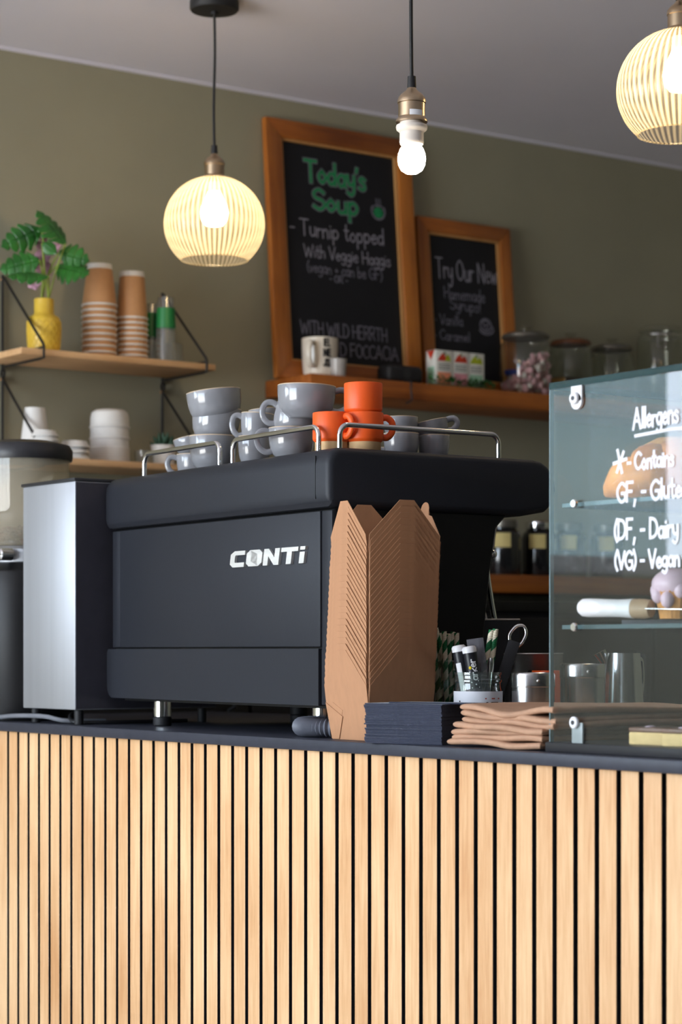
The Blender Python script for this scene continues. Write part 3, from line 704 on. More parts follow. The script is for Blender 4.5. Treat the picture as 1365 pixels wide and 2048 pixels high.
def ccw_text(mb, txt, h, w, R, a0, u0, v0, m=0, sx=1.0, seed=1, jit=.01):
    st, wd = letter_strokes(txt, h, sx, jit, 0, seed)
    st = [[(x+u0, y+v0) for x, y in P] for P in st]
    return ribbon(mb, st, w, cylmap(R, a0), m, .0004)
pm = at_d(957, 1400, 3.275); RJ = 97*mpp(pm)/2
mj = thing('marker_jar', 'glass jar with white paper label holding markers, beside the navy napkins', 'jar', (pm.x, pm.y, TOP))
obj('glass', jar_glass(RJ, .1015, .93), M_glass, mj)
fa = math.atan2(-pm.y, -pm.x)      # facing the room
lbm = MB(); n = 40; V = []; F = []
for i in range(n+1):
    a = fa-1.75+3.5*i/n; V += [((RJ+.0004)*math.cos(a), (RJ+.0004)*math.sin(a), .010), ((RJ+.0004)*math.cos(a), (RJ+.0004)*math.sin(a), .0735)]
for i in range(n): F.append((2*i, 2*i+2, 2*i+3, 2*i+1))
lbm.add(V, F); lab_o = obj('paper_label', lbm, M_lab, mj)
tx = MB(); ccw_text(tx, 'nics', .017, .0024, RJ+.0004, fa, -.040, .046, 0, .95, 3)
ccw_text(tx, 'mini', .006, .0014, RJ+.0004, fa, -.0155, .043, 0, 1.0, 4)
st = [[(-.004+.0075*math.cos(q)*(.8+.3*math.sin(5*q)), .047+.0075*math.sin(q)*(.8+.3*math.sin(5*q))) for q in [2*math.pi*i/30 for i in range(31)]]]
ribbon(tx, st, .0007, cylmap(RJ+.0004, fa), 0, .0004)
for r in range(5):
    ribbon(tx, [[(.0125, .0575-r*.0045), (.024, .0575-r*.0045), (.0335-.002*(r % 2), .0575-r*.0045)]], .0011, cylmap(RJ+.0004, fa), 0, .0004)
ribbon(tx, [[(.011, .063), (.024, .063), (.036, .063)]], .0018, cylmap(RJ+.0004, fa), 1, .0004)
obj('print', tx, [M_ink, M_red], lab_o, smoothed=False)
# markers
M_mark = mat('black_marker', (.015, .015, .02, 1), rough=.35); M_capw = mat('white_cap', (.78, .77, .78, 1), rough=.4); M_yel = mat('yellow_dot', srgb(240, 215, 40), rough=.4)
def stick(name, label, cat, p_foot, p_head, fn, group=None):
    a = Vector(p_foot); d = Vector(p_head)-a
    t = thing(name, label, cat, tuple(a), 0, group)
    # orientation: local z along the stick, local -y roughly towards the room
    z = d.normalized(); y = (z.cross(R_)).normalized(); 
    if y.dot(F_) < 0: y = -y
    x = y.cross(z).normalized(); M = Matrix((x, y, z)).transposed()
    t.rotation_euler = M.to_euler(); fn(t, d.length); return t
def foot(pm, dx, dn, z): q = Vector((pm.x, pm.y, TOP+z))+R_*dx-F_*dn; return q
def mk_marker(white_tip, text):
    def f(t, L):
        r = .0100
        obj('barrel', MB().lathe([(0, 0), (r*.8, 0), (r, .002), (r, L*.93), (0, L*.93)], 24), M_mark, t)
        obj('end_cap', MB().lathe([(0, L*.925), (r+.0006, L*.925), (r+.0006, L*.975), (r*.85, L*.995), (0, L)], 24), M_capw, t)
        tx = MB(); g = MB()
        if text:
            st, wd = letter_strokes('Marker', .0105, 1.3, .02, 0, 5)
            fn = lambda u, v, l: ((r+l)*math.cos(-math.pi/2+(-(v-.005))/r), (r+l)*math.sin(-math.pi/2+(-(v-.005))/r), L*.53+u)
            ribbon(tx, st, .0017, fn, 0, .0004)
            obj('lettering', tx, M_capw, t, smoothed=False)
            obj('colour_dot', MB().ball(.0024, (-.0035, -r+.0008, L*.76), (1, .5, 1), 12, 8), M_yel, t)
        else:
            st = [[(.004, .0002+.0012*j), (L*.8, .0002+.0012*j)] for j in range(7)]
            fn = lambda u, v, l: ((r+l)*math.cos(-math.pi/2-.95+v/r), (r+l)*math.sin(-math.pi/2-.95+v/r), u)
            ribbon(tx, st, .0013, fn, 0, .0003); obj('lettering', tx, M_capw, t, smoothed=False)
    return f
def hd(px, py, z): return at_d(px, py, z)
stick('marker_pen', 'black chalk marker with white lettering and white cap in the label jar', 'marker', foot(pm, .008, .010, .008), hd(938, 1292, 3.265), mk_marker(True, True), 'markers in the jar')
stick('marker_pen', 'black and white chalk marker leaning left in the label jar', 'marker', foot(pm, -.006, .004, .008), hd(917, 1290, 3.275), mk_marker(True, False), 'markers in the jar')
M_plas = thin_glass('smoky_plastic', (.55, .56, .60, 1), haze=.25, hazecol=(.5, .5, .55, 1), refl=1.5)
stick('plastic_stirrer', 'broad smoky clear plastic strip standing in the label jar', 'stirrer', foot(pm, .016, -.006, .008), hd(950, 1277, 3.285), lambda t, L: obj('blade', MB().box(-.0125, .0125, -.0012, .0012, 0, L, bev=.001), M_plas, t))
stick('teaspoon', 'steel teaspoon handle in the label jar, right of the clear strip', 'teaspoon', foot(pm, .012, -.012, .008), hd(983, 1316, 3.285), lambda t, L: obj('handle', MB().lathe([(0, 0), (.0035, 0), (.003, L*.5), (.0055, L*.92), (.004, L), (0, L)], 16), M_chrome, t))
def tongs(t, L):
    obj('arm', MB().box(-.009, .009, -.006, -.003, 0, L*.85, bev=.001), M_rub, t)
    obj('arm', MB().box(-.007, .009, .003, .006, 0, L*.84, bev=.001), M_rub, t)
    obj('loop', MB().tube([(-.007, 0, L*.84), (-.010, 0, L*.90), (-.004, 0, L*.98), (.006, 0, L), (.013, 0, L*.95), (.012, 0, L*.87), (.008, 0, L*.82)], .0026, 10, sm=6), M_chrome, t)
stick('tongs', 'black serving tongs with steel loop leaning right out of the label jar', 'tongs', foot(pm, .010, -.020, .008), hd(1040, 1250, 3.31), tongs)
# straws
M_sg = mat('green_paper', srgb(18, 112, 62), rough=.6); M_sw = mat('cream_paper', srgb(232, 222, 196), rough=.6)
def straw(t, L, r=.0041):
    m = MB(); seg = 14; n = 46; V = []; F = []; fm = []
    for i in range(n+1):
        for k in range(seg):
            a = 2*math.pi*k/seg+i*.72; V.append((r*math.cos(a), r*math.sin(a), L*i/n))
    for i in range(n):
        for k in range(seg):
            F.append((i*seg+k, i*seg+(k+1) % seg, (i+1)*seg+(k+1) % seg, (i+1)*seg+k)); fm.append(0 if (k*2//seg) == 0 else 1)
    F.append(tuple((n)*seg+k for k in range(seg))); fm.append(1)
    m.v, m.f, m.m = V, F, fm
    return obj('paper_tube', m, [M_sg, M_sw], t)
ps = at_d(893, 1400, 3.40); RS = .0345
sj = thing('straw_jar', 'plain glass jar of green striped straws behind the takeaway boxes', 'jar', (ps.x, ps.y, TOP))
obj('glass', MB().lathe([(0, 0), (RS*.95, 0), (RS, .004), (RS, .117), (RS-.002, .1185), (RS-.003, .117), (RS-.003, .006), (0, .006)], 40), M_glass, sj)
heads = [(872, 1256), (880, 1266), (889, 1263), (897, 1268), (907, 1264), (914, 1266), (866, 1262), (922, 1290)]
pos = ['leftmost', 'second', 'third', 'fourth', 'fifth', 'sixth', 'half hidden', 'shortest']
for i, (hx_, hy_) in enumerate(heads):
    ft = Vector((ps.x, ps.y, TOP+.008))+R_*(.020*math.cos(i*2.4))+F_*(.018*math.sin(i*2.4))
    hz = 3.40+.018*math.sin(i*1.9)
    lab = ['leftmost green and cream striped straw in the plain jar', 'second striped straw from the left in the plain jar', 'third striped straw from the left in the plain jar', 'fourth striped straw from the left in the plain jar', 'fifth striped straw from the left, pale topped, in the plain jar', 'sixth striped straw from the left in the plain jar', 'striped straw partly hidden by the takeaway boxes', 'lowest striped straw at the right of the plain jar'][i]
    stick('paper_straw', lab, 'straw', ft, hd(hx_, hy_, hz), lambda t, L: straw(t, L), 'green striped straws')
for i, (hx_, hy_) in enumerate([(984, 1260), (992, 1258)]):
    stick('paper_straw', ['green striped straw standing behind the clear plastic strip', 'green striped straw right of the clear strip, by the tongs'][i], 'straw', foot(pm, -.004+.012*i, -.022, .008), hd(hx_, hy_, 3.30), lambda t, L: straw(t, L, .0046), 'green striped straws')
# tins
M_tin = mat('polished_tin', (.55, .545, .54, 1), rough=.22, metal=1.0, var=.02, scale=8)
M_tinb = mat('dull_tin', (.52, .49, .46, 1), rough=.36, metal=1.0, var=.05, scale=12)
def shaker(px, py_top, z, Dpx, label, band=.55):
    p = at_d(px, py_top, z); R = Dpx*mpp(p)/2; Ht = p.z-TOP
    t = thing('shaker_tin', label, 'tin', (p.x, p.y, TOP))
    zb = Ht-.021
    obj('body', MB().lathe([(0, 0), (R*.98, 0), (R*.98, zb), (0, zb)], 48), M_tin, t)
    l = obj('lid', MB().lathe([(0, zb-.0006), (R, zb-.0006), (R*1.01, zb+.0015), (R, zb+.003), (R, Ht-.004), (R*.97, Ht-.001), (R*.92, Ht), (R*.90, Ht-.003), (0, Ht-.003)], 48), M_tin, t)
    a = math.atan2(-p.y, -p.x)+.25
    obj('lid_stud', MB().ball(.0028, (R*math.cos(a), R*math.sin(a), Ht-.012), (1, 1, 1), 12, 8), M_tinb, l)
shaker(1066, 1345, 3.27, 90, 'short polished shaker tin outside the glass case, behind the paper bags')
shaker(1166, 1327, 3.33, 92, 'taller polished shaker tin seen through the glass case')
p = at_d(1068, 1306, 3.53); R = .047
kb = thing('steel_container', 'wide dull steel canister with holes near its middle behind the short tin', 'canister', (p.x, p.y, TOP))
Hk = p.z-TOP
obj('body', MB().lathe([(0, 0), (R, 0), (R, Hk-.003), (R*1.02, Hk-.0015), (R*1.0, Hk), (R-.002, Hk), (R-.002, .003), (0, .003)], 56), M_tinb, kb)
a = math.atan2(-p.y, -p.x)
for d in (-.12, .22): obj('hole', MB().cyl(.0042, 0, .0006, 16, 0, RZ(a+d) @ T(R, 0, Hk-.031) @ RY(math.pi/2)), M_mach2, kb)
p = at_d(1246, 1306, 3.43); Hj = p.z-TOP
mjg = thing('milk_jug', 'tapered steel milk jug standing behind the glass case side', 'milk jug', (p.x, p.y, TOP))
P = [(0, 0), (.0345, 0), (.0355, .002), (.034, .03), (.029, Hj-.02), (.0275, Hj), (.0265, Hj), (.028, Hj-.02), (.033, .03), (0, .003)]
mm = MB().lathe(P, 48)
obj('body', mm, M_tin, mjg)
obj('spout', MB().tube([(-.024*R_.x, -.024*R_.y, Hj-.03), (-.029*R_.x, -.029*R_.y, Hj-.012), (-.036*R_.x, -.036*R_.y, Hj+.001)], [.003, .008, .011], 12), M_tin, mjg)
obj('handle', MB().tube([(.029, .0, Hj-.015), (.05, .012, Hj-.012), (.054, .014, Hj-.05), (.035, .004, .035)], .0042, 10, sm=6), M_tin, mjg)
p = at_d(1103, 1341, 3.44)
oc = thing('orange_cup', 'orange cup partly hidden between the two polished shaker tins', 'cup', (p.x, p.y, TOP)); Ho = p.z-TOP
obj('body', MB().lathe([(0, 0), (.024, 0), (.028, .004), (.030, Ho), (.0285, Ho), (.0265, .006), (0, .006)], 40), M_or, oc)
obj('handle', MB().tube([(.029, 0, Ho*.8), (.046, 0, Ho*.75), (.046, 0, Ho*.4), (.028, 0, Ho*.3)], .004, 10, sm=5, M=RZ(VR)), M_or, oc)
M_dgrey = mat('dark_grey_metal', srgb(70, 70, 72), rough=.4, metal=.6)
p = at_d(1001, 1240, 3.72); Hc = p.z-TOP; wpx = 35*mpp(p)
cd = thing('tool_caddy', 'tall dark grey box beside the steam wand behind the tongs', 'caddy', (p.x, p.y, TOP), -TH)
cb = MB().box(-wpx, wpx, -.04, -.038, 0, Hc).box(-wpx, wpx, .038, .04, 0, Hc).box(-wpx, -wpx+.002, -.038, .038, 0, Hc).box(wpx-.002, wpx, -.038, .038, 0, Hc).box(-wpx, wpx, -.04, .04, 0, .003)
obj('bin', cb, M_dgrey, cd)
obj('rolled_rim', MB().tube([(-wpx, -.04, Hc), (wpx, -.04, Hc), (wpx, .04, Hc), (-wpx, .04, Hc)], .0016, 8, closed=True), M_tinb, cd)
stick('milk_thermometer', 'slim pale probe leaning in the dark caddy by the steam wand', 'thermometer', tuple(at_d(985, 1290, 3.72)), at_d(968, 1222, 3.715), lambda t, L: obj('probe', MB().cyl(.003, 0, L, 12), M_capw, t))

# ============================================================ GLASS DISPLAY CASE
XG = 1.93; gy = at_x(1101, 1400, XG).y; GTOP = at_x(1101, 766, XG).z; G0 = TOP+.011
GY1 = gy-1.15; GX1 = XG+.52
M_case = thin_glass('case_glass', (.965, .985, .982, 1), haze=.008, refl=1.35, hazecol=(.72, .82, .82, 1), ior=1.52)
M_edge = mat('glass_edge', srgb(40, 66, 70), rough=.12, var=.15, scale=20, coat=.5)
M_clip = mat('white_clip', (.80, .80, .82, 1), rough=.3)
dc = thing('display_case', 'glass display case with hand lettered allergen notes on the counter', 'display case', (XG, gy, TOP))
X1 = GX1-XG; Y1 = GY1-gy; gh = GTOP-TOP
obj('base', MB().box(-.006, X1, Y1, .004, .0, .013, bev=.002), M_dark, dc)
fg = obj('front_pane', MB().box(0, .006, Y1, 0, .013, gh-.009), M_case, dc)
obj('pane_edge', MB().box(-.0003, .0063, -.0004, .0012, .013, gh-.009), mat('polished_glass_edge', srgb(120, 140, 144), rough=.2), fg)
obj('side_pane', MB().box(.008, X1, -.006, 0, .013, gh-.009), M_case, dc)
tp = obj('top_pane', MB().box(.004, X1-.003, Y1+.004, -.004, gh-.0075, gh-.0005), M_case, dc)
obj('top_edge', MB().box(-.001, .004, Y1, .0015, gh-.009, gh, bev=.001).box(.004, X1, -.004, .0015, gh-.009, gh, bev=.001), M_edge, dc)
zs1 = at_x(1157, 1006, XG+.02).z-TOP; zs2 = at_x(1157, 1250, XG+.02).z-TOP
for z in (zs1, zs2):
    s_ = obj('shelf_pane', MB().box(.012, X1-.02, Y1+.01, -.012, z-.0055, z), M_case, dc)
    obj('shelf_edge', MB().box(.0105, .0125, Y1+.01, -.012, z-.0055, z), mat('shelf_edge_glass', srgb(72, 94, 98), rough=.2), s_)
by = at_x(1157, 1200, XG).y-gy
for z, clip in ((at_x(1157, 797, XG).z-TOP, 1), (zs1-.003, 0), (zs2-.003, 0), (at_x(1157, 1445, XG).z-TOP, 2)):
    if clip == 1:
        c_ = obj('clip', MB().box(-.0035, 0, by-.0105, by+.0105, z-.004, gh-.009, bev=.001).cyl(.0105, -.0035, 0, 24, 0, T(0, by, z-.004) @ RY(math.pi/2)), M_clip, dc)
    elif clip == 2:
        c_ = obj('clip', MB().box(-.0035, 0, by-.012, by+.009, .013, z, bev=.001), mat('clear_clip', srgb(150, 160, 160), rough=.3), dc)
    else: c_ = None
    st_ = obj('standoff_screw', MB().cyl(.0078 if clip else .0055, -.0085, -.0035, 24, 0, T(0, by+.001, z) @ RY(math.pi/2), b=.001), M_clip if clip else M_chrome, c_ if c_ else dc)
    if clip: obj('socket', MB().cyl(.003, -.0092, -.0084, 12, 0, T(0, by+.001, z) @ RY(math.pi/2)), M_dgrey, c_)
# white paint lettering on the glass: u runs towards the near end
M_paint = mat('white_chalk_paint', (.80, .81, .86, 1), rough=.7, var=.06, scale=200)
note = MB()
def glass_text(txt, px, py, cap_px, wpx, adv=1.0, seed=1, stroke=.0042, slope=.0):
    q = at_x(px, py, XG); h = cap_px*mpp(q); u0 = -(q.y-gy); v0 = q.z-TOP
    st, w = letter_strokes(txt, h, adv, .03, slope, seed)
    ribbon(note, [[(x+u0, y+v0) for x, y in P] for P in st], stroke, lambda u, v, l: (-.0006-l, -u, v), 0, 0)
glass_text('Allergens', 1268, 858, 40, 0, .80, 1, .0040, .03)
q0, q1 = at_x(1272, 872, XG), at_x(1345, 858, XG); q2 = at_x(1420, 852, XG)
ribbon(note, [[(-(q.y-gy), q.z-TOP) for q in (q0, q1, q2)]], .0042, lambda u, v, l: (-.0006, -u, v))
glass_text('*', 1229, 950, 42, 0, 1.9, 2, .0046); glass_text('- Contains', 1256, 940, 33, 0, .90, 3, .0040)
glass_text('GF, - Gluten', 1236, 1004, 38, 0, .98, 4, .0042)
glass_text('(DF, - Dairy', 1230, 1080, 38, 0, .92, 5, .0042)
glass_text('(VG) - Vegan', 1231, 1138, 34, 0, .95, 6, .0042)
obj('painted_notes', note, M_paint, fg, smoothed=False, label='white hand painted allergen lettering')
# food in the case
M_crust = mat('baked_crust', srgb(226, 150, 68), rough=.5, var=.2, scale=18, dark=srgb(186, 104, 40), bump=.2)
M_bun = mat('golden_bun', srgb(232, 168, 86), rough=.5, var=.15, scale=9, dark=srgb(180, 104, 40))
def croissant(px, py, z, L, R, rotz, label, m, bend=.25):
    p = at_d(px, py, z); p.z = TOP+zs1+.0015
    t = thing('croissant', label, 'pastry', tuple(p), rotz, 'pastries on the upper glass shelf')
    n = 40; pts = []; rr = []
    for i in range(n+1):
        u = i/n*2-1; y = L/2*u; x = bend*L*u*u; r = R*(1-abs(u)**2.2)**.6*(1+.07*math.cos(u*17))+.003
        pts.append((x, y, max(r, .006))); rr.append(r)
    obj('crust', MB().tube(pts, rr, 24), m, t)
    return t
croissant(1352, 985, 2.84, .165, .033, 1.05, 'golden croissant low on the upper shelf of the case', M_crust)
p = at_d(1342, 985, 3.01); p.z = TOP+zs1+.001
bun = thing('bread_roll', 'round golden bread roll behind the croissant in the case', 'pastry', tuple(p), 0, 'pastries on the upper glass shelf')
obj('crust', MB().lathe([(0, 0), (.038, 0), (.052, .012), (.057, .035), (.052, .062), (.036, .086), (.018, .095), (0, .097)], 40), M_bun, bun)
M_slate = mat('slate_board', srgb(72, 76, 82), rough=.6, var=.1, scale=40)
p = at_d(1400, 1240, 2.90)
sb_ = obj('slate_board', MB().box(-.10, .12, -.15, .13, 0, .006, bev=.001), M_slate, loc=(p.x+.02, at_x(1262, 1245, 2.02).y-.135, TOP+zs2+.0004))
tag(sb_, 'grey slate board on the lower glass shelf under the muffin', 'board')
ztop = TOP+zs2+.0068
M_pap = mat('muffin_crumb', srgb(212, 150, 82), rough=.8, var=.15, scale=60, bump=.3)
M_ice = mat('pale_pink_icing', srgb(226, 200, 212), rough=.35, var=.08, scale=25)
p = at_d(1352, 1222, 2.80)
mf = thing('muffin', 'iced muffin with pale pink topping on the slate board', 'muffin', (p.x, p.y, ztop))
obj('cake', MB().lathe([(0, 0), (.0195, 0), (.026, .033), (.0275, .038), (0, .040)], 60, ribs=24, rib=.025), M_pap, mf)
ic = MB(); ic.ball(.0305, (0, 0, .044), (1, 1, .66), 28, 16)
for k in range(9):
    a = k*.7; ic.ball(.009, (.024*math.cos(a), .024*math.sin(a), .036-.006*(k % 3)), (1, 1, 1.2), 12, 8)
obj('icing', ic, M_ice, mf)
M_hand = mat('white_handle', (.80, .80, .80, 1), rough=.35); M_tan = mat('tan_wood', srgb(176, 150, 118), rough=.5, var=.1)
ka = at_d(1160, 1203, 2.87); kb_ = at_d(1308, 1210, 2.80)
ka.z = ztop+.0155; kb_.z = ztop+.0125
kn = thing('cake_server', 'white handled serving knife lying across the slate board', 'serving knife', tuple(ka), 0)
d = kb_-ka; z = d.normalized(); y = Vector((0, 0, 1)); y = (y-z*y.dot(z)).normalized(); x = y.cross(z)
kn.rotation_euler = Matrix((x, y, z)).transposed().to_euler(); Lk = d.length
obj('handle', MB().lathe([(0, 0), (.008, .001), (.0115, .006), (.0122, .014), (.0115, Lk*.55), (.0125, Lk*.70), (.0128, Lk*.74), (0, Lk*.74)], 24), M_hand, kn)
obj('ferrule', MB().lathe([(0, Lk*.735), (.0125, Lk*.735), (.0128, Lk*.88), (.011, Lk*.97), (0, Lk)], 24), M_tan, kn)
obj('blade', MB().box(-.012, .012, -.0008, .0008, Lk*.95, Lk+.12, bev=.0004), M_tin, kn)
M_short = mat('shortbread', srgb(232, 200, 140), rough=.8, var=.08, scale=80, bump=.2); M_choc = mat('caramel_chocolate', srgb(120, 84, 66), rough=.4, var=.15, scale=30)
for i, (px, dx) in enumerate(((1278, 0), (1350, 0))):
    p = at_d(px, 1480, 2.80-.045*i)
    t = thing('traybake_slice', ['caramel topped shortbread slice nearest the case corner', 'caramel topped shortbread slice second from the case corner'][i], 'cake slice', (max(p.x, XG+.05), p.y, TOP+.0132), .15+.08*i, 'traybake slices in the case')
    obj('biscuit', MB().box(-.028, .028, -.027, .027, 0, .0165, bev=.002), M_short, t)
    tpz = obj('topping', MB().box(-.0282, .0282, -.0272, .0272, .0165, .0225, bev=.0018), M_choc, t)
    obj('icing_drizzle', MB().ball(.006, (-.010, .006, .0228), (1.4, 1, .35), 12, 8), M_ice, tpz)
# ============================================================ LEFT WALL SHELVES
M_pine = wood('pale_pine', srgb(226, 186, 140), srgb(196, 150, 104), axis=0, scale=12, rough=.55)
M_wire = mat('black_wire', (.014, .013, .012, 1), rough=.45)
SZ1, SZ2, SY = 1.760, 1.519, 4.40
SX0, SX1 = at_y(43, 700, SY).x, at_y(432, 728, SY).x
def wall_shelf(label, z, up):
    t = thing('wall_shelf', label, 'shelf', (SX0, YW, z), 0, 'hanging pine shelves on the left of the wall')
    d = YW-SY; W = SX1-SX0
    obj('board', MB().box(0, W, -d, -.004, -.0145, 0, bev=.0012), M_pine, t)
    for x in (.052, W-.030):
        r = .0032; zt = up
        pts = [(x, -.006, zt), (x, -.012, zt-.004), (x, -d-.004, .012), (x, -d-.008, .004), (x, -d-.008, -.020), (x, -d+.01, -.021), (x, -.006, -.021)]
        b = MB().tube(pts, r, 8).tube([(x, -.006, zt), (x, -.006, -.026)], r, 8).tube([(x, -.01, .0035), (x, -d-.006, .0035)], r*.8, 8)
        ring = [(x, -.008+.008*math.cos(a), -.036+.010*math.sin(a)) for a in [2*math.pi*k/14 for k in range(14)]]
        b.tube(ring, .0028, 8, closed=True)
        br = obj('wire_bracket', b, M_wire, t)
        obj('screw', MB().ball(.0045, (x, -.004, zt-.008 if z > 1.7 else zt), (1, .6, 1), 12, 8), mat('brass_screw', srgb(150, 110, 70), rough=.3, metal=1), br)
    return t
wall_shelf('upper pale pine shelf on black wire brackets with plant and cups', SZ1, .190)
wall_shelf('lower pale pine shelf on black wire brackets with white paperware', SZ2, .192)

# vase with a leafy stem
vp = at_y(88, 700, 4.475)
M_vase = mat('mustard_glaze', srgb(216, 182, 66), rough=.38, var=.05, scale=30)
vz = thing('vase', 'mustard yellow vase with a lozenge relief on the upper pine shelf', 'vase', (vp.x, vp.y, SZ1))
prof = [(0, 0), (.030, 0), (.0335, .003), (.036, .012), (.0385, .050), (.0382, .074), (.034, .083), (.0255, .088), (.0225, .092), (.0222, .124), (.0205, .1255), (.0195, .122), (.0195, .05), (0, .045)]
obj('body', MB().lathe(prof, 56), M_vase, vz)
rl = MB()
for k in range(16):
    for sgn in (1, -1):
        P = []
        for i in range(13):
            v = .012+.060*i/12; a = k*math.pi/8+sgn*(v-.012)*19; Rr = .0358+.0025*min(1, (v-.012)/.038)
            P.append((Rr*math.cos(a), Rr*math.sin(a), v))
        rl.tube(P, .0014, 6)
obj('lozenge_relief', rl, M_vase, vz)
M_leaf = mat('monstera_leaf', srgb(46, 112, 38), rough=.34, var=.22, scale=18, dark=srgb(24, 76, 26), spec=.6)
M_stem = mat('plant_stem', srgb(140, 160, 70), rough=.5); M_pink = mat('dusty_pink_petal', srgb(196, 150, 172), rough=.6, var=.12, scale=20)
pt = thing('monstera_stems', 'monstera leaves with dusty pink flowers standing in the mustard vase', 'plant', (vp.x, vp.y, SZ1+.05))
org = Vector((vp.x, vp.y, SZ1+.05))
def leaf(pb, pt_, w, roll=0.0, lobes=5, curl=.10, cut=.62, m=None, droop=0.0):
    a = Vector(pb); b_ = Vector(pt_); L = (b_-a).length; ax = (b_-a).normalized()
    nrm = -F_+Vector((0, 0, .55)); nrm = (nrm-ax*nrm.dot(ax)).normalized(); nrm = Matrix.Rotation(roll, 3, ax) @ nrm
    sd = ax.cross(nrm).normalized()
    def P(u, v): return a+ax*(u*L)+sd*(v*w/2)+nrm*(-curl*L*(u-.5)**2*1.3 - w*.16*abs(v)**1.5 + L*.03)-Vector((0, 0, droop*L*u*u))-org
    def wid(u): return max(0, math.sin(math.pi*min(1, (u*.94+.06))**.72))**.8
    mb = MB()
    for s in (1, -1):
        for k in range(lobes):
            u0, u1 = k/lobes, (k+1)/lobes; nu, nv = 5, 6; V = []; F = []
            for i in range(nu+1):
                for j in range(nv+1):
                    f = i/nu; v = j/nv; u = u0+(u1-u0)*f
                    gap = max(0, (v-cut)/(1-cut)); f2 = .5+(f-.5)*(1-.30*gap**.7) if lobes > 1 else f
                    uu = u0+(u1-u0)*f2 + .16*v*v*(1-u)
                    edge = wid(u)*(1-.18*gap*(2*f-1)**2)
                    V.append(P(uu, s*v*edge))
            for i in range(nu):
                for j in range(nv): q = i*(nv+1)+j; F.append((q, q+1, q+nv+2, q+nv+1))
            mb.add([tuple(v) for v in V], F)
    return mb
LD = 5.02
leaves = [((131, 488), (73, 420), 46, .5, 5), ((84, 458), (1, 494), 40, -.5, 5), ((79, 520), (-2, 540), 46, -.2, 5), ((97, 553), (12, 553), 30, .25, 4),
          ((118, 505), (180, 522), 36, .55, 4), ((112, 532), (179, 549), 50, -.15, 5), ((84, 486), (114, 508), 20, .3, 1)]
for i, (a, b_, wpx, roll, lo) in enumerate(leaves):
    z = LD-.02+.03*math.sin(i*1.7)
    A = at_d(a[0], a[1], z); B = at_d(b_[0], b_[1], z-.03*(i % 2))
    lf = obj('leaf', leaf(A, B, wpx*mpp(A)*1.5, roll, lo), M_leaf, pt, ang=60)
    so = lf.modifiers.new('thickness', 'SOLIDIFY'); so.thickness = .0007
    nk = Vector((vp.x, vp.y, SZ1+.12))+R_*(.010*math.cos(i*2.1))+F_*(.008*math.sin(i*2.1))
    mid = (nk+A)/2+R_*(.006*math.sin(i))+Vector((0, 0, .01))
    obj('stem', MB().tube([p-org for p in (Vector((nk.x*.4+vp.x*.6, nk.y*.4+vp.y*.6, SZ1+.06)), nk, mid, A)], .0019, 8, sm=5), M_stem, pt)
for i, (px, py, r) in enumerate(((97, 478, 17), (90, 500, 16), (82, 524, 15), (88, 538, 13), (104, 494, 12), (68, 566, 10))):
    c = at_d(px, py, LD+.035); mb = MB(); rr = r*mpp(c)*1.5
    for k in range(5):
        a = k*2*math.pi/5+i; d = R_*math.cos(a)+Vector((0, 0, math.sin(a)))
        A = c+d*rr*.1; B = c+d*rr
        q = leaf(A, B, rr*.95, .2*math.sin(k), 1, curl=.35)
        mb.add(q.v, q.f)
    fl = obj('pink_flower', mb, M_pink, pt, ang=60)
    so = fl.modifiers.new('thickness', 'SOLIDIFY'); so.thickness = .0008
obj('flower_stem', MB().tube([p-org for p in (Vector((vp.x, vp.y, SZ1+.06)), Vector((vp.x-.004, vp.y, SZ1+.125)), at_d(86, 560, LD+.03), at_d(84, 524, LD+.036), at_d(98, 480, LD+.036))], .0022, 8, sm=5), M_stem, pt)

# paper cups
M_pcup = mat('kraft_cup', srgb(188, 140, 96), rough=.6, var=.04, scale=60); M_pw = mat('white_paper', (.74, .73, .71, 1), rough=.55, var=.02)
def paper_cup(R, r, H, mats, rim=.0022, band=True):
    """upside down: rim on the shelf, base at the top"""
    k = lambda z: R+(r-R)*z/H
    P = [(R-.002, 0), (R+.0015, 0), (R+.0028, .0012), (R+.0028, .0035), (R+.0004, .0048), (k(H-.012), H-.012), (k(H-.0118)+.0003, H-.0118), (r+.0003, H), (r-.002, H), (r-.0025, H-.006), (0, H-.006)]
    ms = [1, 1, 1, 1, 0, 1, 1, 1, 1, 1] if band else [0]*10
    return MB().lathe(P, 44, ms=ms)
def cup_stack(px, Y, base, n, R, r, H, step, lab, group, cat='paper cup', name='paper_cup', mats=None, band=True):
    c = at_y(px, 800, Y); pr = None
    for i in range(n):
        L_ = lab % nth(n-1-i, n)
        loc = (c.x+random.uniform(-.0004, .0004), c.y, base+.0003+i*step)
        if pr is None: pr = obj(name, paper_cup(R, r, H, None, band=band), mats); tag(pr, L_, cat, group); pr.location = loc
        else: dup(pr, None, loc, None, L_)
    return c
cup_stack(199, 4.50, SZ1, 10, .0395, .0285, .098, .0139, 'upturned kraft paper cup, %s of the left stack by the vase', 'kraft cups, left stack', mats=[M_pcup, M_pw])
cup_stack(264, 4.50, SZ1, 9, .0365, .0285, .112, .0127, 'upturned kraft paper cup, %s of the right stack beside clear cups', 'kraft cups, right stack', mats=[M_pcup, M_pw])
